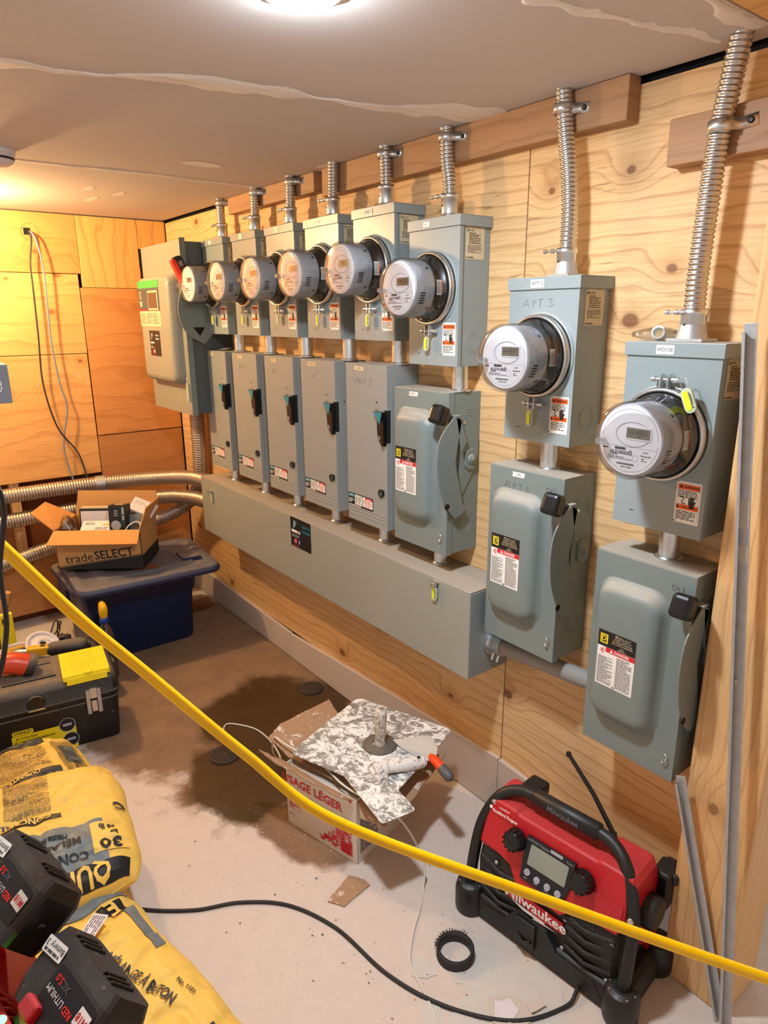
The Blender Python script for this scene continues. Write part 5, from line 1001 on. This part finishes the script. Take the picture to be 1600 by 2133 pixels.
b = MB().tube(P, [(.022, .019, .013, .0145, .0165, .0165, .015, .010)[min(7, int(i*8/n_))] for i in range(n_)], 'crusted_grip', n=18); b.box(-.012, .046, .012, .040, .001, .014, 'crusted_grip'); b.disc(.035, .140, .005, 'void', Tr(0, 0, .0282)); b.build('handle', t, .003)
t = thing('putty_knife', 'small putty knife with a white-coated blade and orange and grey handle over the carton edge', 'knife', (1.640, -.212, .2385), (0, 4, -2))
b = MB(); b.prism([(-.085, -.045), (-.045, .052), (-.030, .056), (.012, .040), (.040, .012), (.045, -.010), (.020, -.030), (-.04, -.045)], .0012, 'plaster'); b.build('blade', t)
b = MB().tube([(.035, -.004, .008), (.055, -.008, .012), (.095, -.013, .013)], [.008, .013, .0125], 'orange_grip', n=16); b.build('handle', t)
MB().tube([(.094, -.013, .013), (.115, -.016, .013), (.130, -.018, .012), (.138, -.019, .011)], [.0135, .0145, .0135, .006], 'grey_grip', n=16).build('handle_end', t)

# ------------------------------------------------------------------ job-site radio
t = thing('jobsite_radio', 'red and black job-site radio with tubular roll bar standing against the wall', 'radio', (2.113, -.196, 0), (0, 0, 7)); k = 'radio_black'
b = MB(); o1 = [(p[0], p[1]) for p in rrect(-.214, .214, -.100, .098, .035, 5)]
def lev(z, s_): return [(x*s_, y*s_, z) for x, y in o1]
b.loft([lev(.001, .95), lev(.012, 1.0), lev(.045, 1.0), lev(.062, .965), lev(.066, .90)], k)
for x in (-.196, .196): b.lathe([(.034, .002), (.037, .012), (.037, .060), (.032, .078), (.020, .082)], k, Tr(x, -.088, 0), 24); b.lathe([(.034, .002), (.037, .012), (.037, .060), (.030, .075)], k, Tr(x, .080, 0), 20)
for x in (-.196, .196):
    for a in range(8): b.lathe([(.0035, 0), (.0025, .002)], 'galv', Tr(x+.026*math.cos(a*PI/4), -.088+.026*math.sin(a*PI/4), .078), 8)
b.prism([(-.17, .012), (.17, .012), (.14, .052), (.05, .060), (.022, .098), (-.058, .098), (-.088, .055), (-.14, .052)], .014, k, on_front(0, -.087, 0)); b.build('base', t, .004)
b = MB(); sec = [(-.086, .050), (-.090, .165), (-.042, .300), (.040, .302), (.078, .205), (.080, .055)]
b.loft([[(x, y*s_, .055+(z-.055)*h_) for y, z in sec] for x, s_, h_ in ((-.178, .88, .93), (-.166, 1, 1), (.166, 1, 1), (.178, .88, .93))], 'speaker_cloth', smooth=False)
for sx in (-1, 1):
    for i in range(4): b.tube([(sx*(.060+.0*i), -.087, .085+i*.026), (sx*.11, -.093, .078+i*.028), (sx*.168, -.084, .088+i*.028)], .0055, 'speaker_cloth', n=8)
for x, z in ((-.125, .178), (.058, .150), (.055, .070), (.163, .165), (.160, .068), (-.07, .07)): b.lathe([(.008, 0), (.008, .003)], k, on_front(x, -.0845, z), 12); b.lathe([(.005, .003), (.004, .005)], 'galv', on_front(x, -.0845, z), 10)
b.build('grille', t, .001)
# red shell: top hood, V-shaped console, end cheeks
b = MB(); g_ = 'radio_red'
def sec_at(e): return [(-.0775-e, .200), (-.0758-e, .205), (-.042-e, .303+e), (.042+e, .305+e), (.082+e, .205), (.082+e, .196)]
b.loft([[(x, y*s_, .19+(z-.19)*h_) for y, z in sec_at(.006)] for x, s_, h_ in ((-.186, .84, .88), (-.176, .97, .98), (-.168, 1, 1), (-.105, 1, 1), (-.098, 1, .95), (.098, 1, .95), (.105, 1, 1), (.168, 1, 1), (.176, .97, .98), (.186, .84, .88))], g_, smooth=False)
b.prism([(-.172, .085), (-.172, .046), (-.125, .040), (-.088, .030), (-.062, -.002), (.050, -.004), (.072, .016), (.105, .024), (.172, .030), (.172, .085)], .013, g_, frame((0, -.086, .165), (1, 0, 0), (0, .335, .942), (0, -.942, .335)))
b.prism([(.045, .05), (.083, .05), (.083, .21), (.045, .21)], .010, g_, frame((.178, 0, 0), (0, 1, 0), (0, 0, 1), (1, 0, 0))); b.prism([(.045, .05), (.083, .05), (.083, .21), (.045, .21)], .010, g_, frame((-.188, 0, 0), (0, 1, 0), (0, 0, 1), (1, 0, 0)))
b.prism([(-.05, .15), (.085, .05), (.086, .205), (-.05, .205)], .004, g_, frame((.180, 0, 0), (0, 1, 0), (0, 0, 1), (1, 0, 0))); b.build('shell', t, .006, seg=3)
# console on the slope
ang = math.degrees(math.atan2(.098, .042)); sl = frame((0, -.0695, .246), (1, 0, 0), (0, .335, .942), (0, -.942, .335))
b = MB(); C = sl @ Tr(0, -.014, .002); b.prism([(-.060, .050), (-.060, .020), (-.056, -.046), (.050, -.050), (.060, .0), (.060, .050)], .006, 'ink', C @ Tr(0, .0, 0))
T = C @ Tr(0, 0, .0062); b.poly(rrect(-.046, .048, -.010, .036, .003), 'screen_lcd', T, .0004); b.text('OFF/ON Volume', .0078, 'meter_grey', T @ Tr(-.030, .043), bold=False); b.text('Tuner', .007, 'meter_grey', T @ Tr(.048, .043), bold=False); b.poly(rrect(.0, .030, .042, .049, .002), 'meter_grey', T, .0004)
for i in range(4): b.lathe([(.0075, 0), (.007, .003), (.0005, .0035)], 'button_grey', T @ Tr(-.040+i*.026, -.026+(-.004 if i else 0), 0), 18); b.lines(-.046+i*.026, -.034+i*.026, -.042, -.038, 1, 'meter_grey', T)
b.build('control_panel', t, .0008)
for x in (-.084, .084):
    b = MB(); b.lathe([(.0235, 0), (.026, .004), (.0215, .008), (.0205, .026), (.017, .029), (.0005, .029)], 'knob_blk', sl @ Tr(x, .012, .004), 32)
    for a in range(12): b.lathe([(.0032, .008), (.0028, .029)], 'knob_blk', sl @ Tr(x+.0205*math.cos(a*PI/6), +.012+.0205*math.sin(a*PI/6), .004), 8)
    b.build('knob', t)
b = MB(); T = on_front(-.014, -.0915, .130)
b.prism([(-.072, .018), (.070, .012), (.074, -.016), (.020, -.018), (.026, -.030), (-.020, -.020), (-.016, -.012), (-.074, -.014)], .003, 'red_deep', T); b.text('Milwaukee', .037, 'white_vinyl', T @ Tr(0, 0, .003), bold=True)
b.poly([(-.060, -.014), (.030, -.018), (.024, -.022), (.060, -.022), (-.004, -.030), (.002, -.025), (-.030, -.024)], 'white_vinyl', T, .0035); b.build('logo', t)
b = MB(); T = sl @ Tr(-.125, .045, .0085); b.text('POWERED BY', .0045, 'white_vinyl', T @ Tr(-.004, .012)); b.text('Rockford Fosgate', .0095, 'white_vinyl', T, bold=True); b.disc(-.040, .004, .004, 'white_vinyl', T); b.build('sub_logo', t)
# roll bar
P = smooth_path([(-.196, -.088, .075), (-.197, -.080, .14), (-.190, -.060, .235), (-.165, -.035, .305), (-.125, -.015, .335), (-.07, -.010, .342), (.06, -.010, .342), (.118, -.015, .335), (.160, -.035, .305), (.190, -.060, .235), (.197, -.080, .14), (.196, -.088, .075)], 8)
MB().tube(P, .0135, k, n=18).build('roll_bar', t)
rb = [o for o in t.children if o.name.startswith('roll_bar')][0]
b = MB(); b.tube([(-.082, -.010, .342), (-.078, -.010, .342), (.078, -.010, .342), (.082, -.010, .342)], [.014, .0185, .0185, .014], 'radio_black', n=20); b.text('Milwaukee', .018, 'grey_grip', frame((0, -.0292, .3455), (1, 0, 0), (0, .3, .95), (0, -.95, .3)), z=.0003); b.build('grip_sleeve', rb)
b = MB()
for x in (-.165, .190): T = on_front(x, -.049 if x < 0 else -.073, .300 if x < 0 else .235); b.lathe([(.007, 0), (.006, .003)], 'steel', T, 12)
b.build('bar_screw', rb)
b = MB(); b.tube([(.090, .035, .300), (.086, .040, .315)], .009, k, n=12); b.tube([(.088, .040, .312), (.030, .052, .372), (-.045, .062, .435)], [.0058, .005, .0045], k, n=10); b.lathe([(.006, 0), (.006, .008)], k, Tr(-.045, .062, .431), 10); b.build('antenna', t)
b = MB(); b.lathe([(.036, 0), (.036, .026), (.030, .034)], k, on_right(.182, .010, .205), 28); b.box(.170, .212, .055, .115, .175, .265, k); b.box(.176, .222, .070, .125, .235, .262, k); b.build('side_pod', t, .008)
b = MB(); b.box(-.15, -.10, .02, .09, .28, .315, k); b.build('rear_cap', t, .008)
b = MB(); b.box(-.052, -.002, -.1085, -.095, .030, .095, 'knob_blk'); b.tube([(-.044, -.109, .050), (-.027, -.113, .040), (-.010, -.109, .050)], .004, k, n=8); b.build('latch', t, .003)

# ------------------------------------------------------------------ cords
tag(MB().tube(smooth_path([(2.244, -1.330, 1.400), (2.246, -1.262, 1.290), (2.248, -1.215, 1.220), (2.250, -1.163, 1.139), (2.254, -1.112, 1.069), (2.290, -1.030, .960), (2.354, -.961, .883), (2.50, -.815, .812), (2.683, -.660, .755), (2.90, -.48, .700), (3.2, -.30, .66)], 14), .0056, 'yellow_cable', n=20).build('extension_cable'), 'thick yellow cable sagging across the whole foreground from left to right', 'cable')
bx = smooth_path([(2.225, -1.25, 1.40), (2.268, -1.217, 1.300), (2.289, -1.206, 1.265), (2.300, -1.217, 1.215), (2.318, -1.222, 1.170), (2.334, -1.240, 1.132), (2.345, -1.28, 1.10)], 8)
tag(MB().tube([Vector(p)+Vector((-.005, -.006, 0)) for p in bx], .0020, 'black_cable', n=10).build('black_cable'), 'black cord hanging at the left edge in front of the green bag', 'cord')
z = .0045
tag(MB().tube(smooth_path([(1.250, -1.05, z), (1.34, -1.00, z), (1.435, -.961, z), (1.524, -.856, z), (1.575, -.753, z), (1.656, -.663, z), (1.783, -.606, z), (1.941, -.584, z), (2.056, -.544, z), (2.150, -.482, z), (2.208, -.415, z), (2.238, -.330, z), (2.236, -.297, .012), (2.225, -.270, .014)], 12), .0042, 'blk_rubber', n=14).build('power_cable'), 'thick black power cord snaking over the concrete from the yellow bags to the radio', 'cord')
tag(MB().tube(smooth_path([(1.00, -.470, .0035), (.90, -.480, .003), (.845, -.455, .003), (.855, -.425, .003), (.935, -.378, .003), (1.04, -.372, .003), (1.14, -.395, .010), (1.24, -.470, .12), (1.31, -.500, .225), (1.37, -.490, .2265), (1.48, -.455, .2185), (1.600, -.455, .2195), (1.69, -.435, .216), (1.755, -.385, .175), (1.80, -.350, .07), (1.820, -.365, .005), (1.860, -.410, .003), (1.908, -.474, .003), (1.960, -.525, .003), (2.021, -.541, .003), (2.097, -.567, .003), (2.30, -.66, .003)], 12), .0026, 'white_cable', n=10).build('white_cable'), 'thin white cord looping over the compound carton and down across the concrete', 'cord')
tag(MB().tube(smooth_path([(-.30, -.73, .003), (-.24, -.76, .02), (-.25, -.75, .08), (-.29, -.73, .06), (-.27, -.77, .02), (-.22, -.79, .05), (-.24, -.76, .10), (-.28, -.74, .04), (-.20, -.78, .003)], 10), .003, 'black_cable', n=8).build('cable_coil'), 'tangled dark cable on the floor left of the blue tote', 'cable')

# ------------------------------------------------------------------ floor drains and litter
def drain(x, y, r, label, open_):
    t = thing('floor_drain', label, 'floor drain', (x, y, .0005), group='cast-iron drain covers set in the wet floor'); b = MB().lathe([(r, 0), (r, .005), (r*.96, .007), (.001, .007)], 'rust', None, 36)
    for i, rr0 in enumerate((.20, .38, .56, .74)):
        n_ = 3+i*2
        for q in range(n_): b.ring(0, 0, r*rr0, r*(.075 if open_ else .03), 'void', None, 8, .0073, 360*q/n_+i*25, 360*(q+(.78 if open_ else .97))/n_+i*25)
    b.build('grate', t); 
drain(1.000, -.528, .050, 'round slotted drain cover in the wet patch, nearer the camera', True)
drain(.818, -.080, .046, 'round drain cover close to the wall by the drywall strip', False)
def flake(name, label, cat, pts, z, th, m, group=None, seedv=1.0, amp=.006):
    P = ragged([(p[0], p[1], 0) for p in pts], seedv, amp, 5); o = MB().prism([(p[0], p[1]) for p in P], th, m).build(name, None, 0, loc=(0, 0, z)); return tag(o, label, cat, group)
flake('plaster_patch', 'broad thin patch of dried plaster on the floor beside the black ring', 'dried plaster', [(2.00, -.385), (2.03, -.335), (2.09, -.36), (2.12, -.33), (2.16, -.30), (2.21, -.30), (2.235, -.34), (2.27, -.345), (2.33, -.36), (2.33, -.46), (2.24, -.52), (2.15, -.58), (2.10, -.53), (2.09, -.47), (2.03, -.47)], .0004, .0008, 'plaster', seedv=3, amp=.014)
g = 'scraps of paper and cardboard on the floor'
flake('cardboard_scrap', 'square scrap of brown cardboard lying between the yellow bags and the white carton', 'scrap', [(1.705, -.579), (1.669, -.490), (1.700, -.470), (1.728, -.466), (1.741, -.557)], .0006, .003, 'kraft_splat', g, 1.5, .004)
flake('cardboard_scrap', 'torn cardboard scrap on the plaster patch at the bottom edge, with white paper on it', 'scrap', [(2.125, -.445), (2.150, -.405), (2.185, -.385), (2.215, -.40), (2.205, -.455), (2.165, -.475)], .0016, .003, 'card_face', g, 6.5, .006)
flake('paper_scrap', 'white paper layer on the torn cardboard scrap at the bottom edge', 'scrap', [(2.140, -.440), (2.155, -.412), (2.180, -.412), (2.195, -.450), (2.165, -.465)], .0048, .0008, 'paper_white', g, 2.5)
flake('paper_scrap', 'long sliver of cardboard pointing at the radio', 'scrap', [(2.185, -.395), (2.205, -.360), (2.212, -.362), (2.205, -.400)], .0052, .002, 'card_face', g, 2.9, .002)
flake('paper_scrap', 'pale torn paper scrap left of the black ring', 'scrap', [(1.985, -.540), (1.955, -.518), (1.962, -.495), (1.995, -.488), (2.015, -.495), (2.010, -.520)], .0006, .001, 'plaster', g, 3.9)
flake('paper_scrap', 'pale torn paper scrap at the bottom edge left of the white cord', 'scrap', [(2.075, -.590), (2.030, -.545), (2.045, -.530), (2.10, -.545), (2.14, -.59)], .0006, .001, 'plaster', g, 4.9)
flake('paper_scrap', 'pale torn paper scrap at the bottom edge right of the white cord', 'scrap', [(2.165, -.575), (2.100, -.520), (2.120, -.500), (2.155, -.500), (2.21, -.53)], .0014, .001, 'plaster', g, 5.9)
rr_ = random.Random(5); b = MB()
for i in range(420):
    x, y = rr_.uniform(1.2, 2.5), rr_.uniform(-.85, -.03); s_ = rr_.choice([.0012, .0016, .0022, .0035]); a = rr_.uniform(0, 6)
    b.add([(x+s_*math.cos(a+k_*2.1)*rr_.uniform(.5, 1.3), y+s_*math.sin(a+k_*2.1)*rr_.uniform(.5, 1.3), .0016) for k_ in range(3)]+[(x, y, .0002)], [(0, 1, 2), (0, 3, 1), (1, 3, 2), (2, 3, 0)], rr_.choice(['plaster', 'plaster', 'kraft', 'ink_soft']))
o = b.build('floor_debris', None, 0, loc=(0, 0, 0)); tag(o, 'fine crumbs of plaster and sawdust scattered on the concrete', 'debris'); o['kind'] = 'stuff'
t = thing('rubber_ring', 'black rubber ring with a frayed edge lying on the floor in front of the radio', 'ring', (2.006, -.430, .0005))
b = MB().lathe([(.0425, 0), (.0430, .024), (.0360, .024), (.0355, 0), (.0425, 0)], 'blk_rubber', None, 40, caps=False); b.build('band', t)
b = MB()
for i in range(70):
    a = math.radians(100+i*1.9); r0 = .0415; L_ = rr_.uniform(.003, .008); b.tube([(r0*math.cos(a), r0*math.sin(a), rr_.uniform(.016, .023)), ((r0+L_)*math.cos(a+.05*rr_.uniform(-1, 1)), (r0+L_)*math.sin(a), .024+rr_.uniform(-.004, .005))], .0006, 'blk_rubber', n=4)
o = b.build('frayed_edge', t); o['kind'] = 'stuff'

# ------------------------------------------------------------------ battery charger on a stand, two batteries
t = thing('work_stool', 'wooden stand just outside the frame holding the battery charger', 'stand', (2.56, -1.40, 0))
b = MB(); b.box(-.17, .17, -.14, .135, .802, .8225, 'stud'); [b.box(x, x+.04, y, y+.04, 0, .802, 'stud') for x in (-.15, .11) for y in (-.12, .07)]; b.build('stand', t, .003)
AX = Vector((.975, .16, 0)).normalized(); WX = Vector((0, 0, 1)).cross(AX).normalized(); UX = AX.cross(WX)
def cfr(o, roll=0): return Matrix(((AX.x, WX.x, UX.x, o[0]), (AX.y, WX.y, UX.y, o[1]), (AX.z, WX.z, UX.z, o[2]), (0, 0, 0, 1))) @ Rx(roll)
t = thing('battery_charger', 'red multi-bay battery charger with glowing green light at the bottom left corner', 'charger', (0, 0, 0)); t.matrix_world = cfr((2.42, -1.335, .823))
b = MB(); g_ = 'charger_red'
b.loft([[(x, y*s_+o_, z) for x, y in rrect(-.22, .22, -.07, .07, .02, 4)] for z, s_, o_ in ((0, 1, 0), (.030, 1, 0), (.052, .92, 0), (.064, .75, -.004))], g_, smooth=False)
b.box(-.21, .21, .045, .105, .0, .030, g_)
for x in (-.135, .0, .135): b.box(x-.010, x+.010, .050, .088, .028, .048, g_)
for i in range(34): 
    if abs((i % 17)-8) < 8: x_ = -.193+i*.0115; b.tube([(x_, -.05, .0640), (x_, .030, .0640), (x_, .055, .058), (x_, .068, .044), (x_, .074, .028)], .0028, g_, n=8)
b.build('housing', t, .004)
emit('led_green', (.05, 1.0, .12, 1), 8.0)
b = MB().lathe([(.0045, 0), (.003, .002), (.0005, .003)], 'led_green', Tr(-.036, .058, .0600), 16); b.build('indicator_light', t)
def battery(o, num, label, roll=-55):
    t = thing('power_tool_battery', label, 'battery', (0, 0, 0), group='batteries on the red charger'); t.matrix_world = cfr(o, roll) @ Matrix.Scale(.80, 4); k = 'batt_black'
    b = MB(); L_, W_, H_ = .062, .030, .035
    b.loft([[(x, y, z) for x, y in rrect(-L_*s_, L_*s_, -W_*s2, W_*s2, .010, 3)] for z, s_, s2 in ((-H_, .93, .9), (-H_*.5, 1, 1), (H_*.6, 1, 1), (H_, .93, .86))], k, smooth=False)
    for i in range(3): 
        for sx in (-1, 1): b.box(sx*.030-.010+i*.008, sx*.030-.007+i*.008, -.022, .012, H_-.001, H_+.003, k)
    b.box(-L_*.7, L_*.7, W_-.004, W_+.004, -H_*.5, H_*.6, k)
    b.loft([[(x, y, z) for x, y in rrect(-.030, .020, -.020, .020, .010, 3)] for z in (-H_-.016, -H_+.004)], k, Tr(-.020, .004, 0), smooth=False); b.build('case', t, .004)
    b = MB(); T = frame((0, -W_-.0003, 0), (-1, 0, 0), (0, 0, -1), (0, -1, 0)) if False else frame((.014, -W_-.0006, -.002), (1, 0, 0), (0, 0, 1), (0, -1, 0)) @ Rz(180)
    b.poly(rrect(-.040, .036, -.018, .018, .005), 'ink', T); b.ring(0, 0, .0, .0, 'grey_grip', T, 3) if False else None
    b.poly(rrect(-.0385, -.0195, -.012, .003, .001), 'white_vinyl', T, .0004); b.text('M18', .0095, 'red_ink', T @ Tr(-.029, -.0045), z=.0007)
    b.text('RED', .0085, 'red_bright', T @ Tr(-.008, .002), z=.0005); b.text('LITHIUM', .0085, 'white_vinyl', T @ Tr(.0175, .002), z=.0005, bold=False); b.text('XC', .009, 'grey_grip', T @ Tr(.012, -.009), z=.0005); b.text('5.0', .009, 'red_bright', T @ Tr(.0245, -.009), z=.0005)
    b.build('badge', t)
    b = MB(); b.prism([(-.020, -.022), (.004, -.030), (.010, -.020), (-.004, -.010)], .012, 'radio_red', frame((-.030, -W_*.2, -.018), (1, 0, 0), (0, 0, 1), (0, -1, 0))); b.box(-.030, -.006, -W_-.008, -W_+.004, -.034, -.018, 'radio_red'); b.build('release_button', t, .003)
    b = MB(); T = frame((-.044, -W_-.0008, .017), (1, 0, 0), (0, 0, 1), (0, -1, 0)) @ Rz(8); b.poly(rrect(-.015, .019, -.0075, .0075, .002), 'white_vinyl', T, .0006); b.text('Battery: %d' % num, .0078, 'ink', T @ Tr(.002, .0015) @ Rz(180), bold=False, z=.0009); b.lines(-.012, .016, -.0062, -.0032, 1, 'ink_soft', T, .0009, .8); b.build('name_sticker', t)
    return t
battery((2.398, -1.230, .885), 3, 'black battery with a white sticker reading Battery: 3, nearer the bottom edge')
battery((2.288, -1.247, .916), 4, 'black battery with a white sticker reading Battery: 4, partly cut by the left edge')
# grey box with CE mark at the left edge, standing on a shelf that starts outside the frame
t = thing('grey_carton', 'dark grey box with a white CE mark cut by the left edge, halfway up', 'box', (.93, -1.055, 1.2005), (0, 0, -3))
b = MB(); b.box(-.05, .05, -.10, .070, 0, .092, 'grey_box'); T = on_right(.0505, .045, .040); b.text('CE', .022, 'white_vinyl', T @ Rz(90), bold=False); b.ring(.0, .033, .006, .001, 'white_vinyl', T); b.ring(.0, .041, .004, .001, 'white_vinyl', T); b.box(-.049, .049, -.099, .069, .0915, .0925, 'cream_vinyl'); b.build('box', t, .001)
tag(MB().box(-.03, .03, -.03, .022, 0, .014, 'cream_vinyl').build('small_box', None, .001, loc=(.86, -.998, 1.2005)), 'tiny cream box showing behind the dark grey CE box', 'box')
t = thing('black_handle_tool', 'black rounded tool end above the CE box at the left edge', 'tool', (.93, -1.075, 1.2935)); MB().tube([(0, -.10, .014), (0, .02, .020), (0, .055, .022), (0, .066, .020)], [.008, .009, .008, .003], 'blk_rubber', n=14).build('grip', t); MB().box(-.008, .008, -.10, -.04, 0, .014, 'blk_rubber').build('foot', t, .002)
t = thing('storage_shelf', 'wooden shelf just outside the left edge carrying the CE box', 'shelf', (.90, -1.20, 0)); b = MB(); b.box(-.15, .15, -.52, .10, 1.182, 1.2, 'stud'); [b.box(x, x+.04, -.50, -.46, 0, 1.182, 'stud') for x in (-.12, .08)]; [b.box(x, x+.04, -.38, -.34, 0, 1.182, 'stud') for x in (-.12, .08)]; b.build('shelf', t, .002)
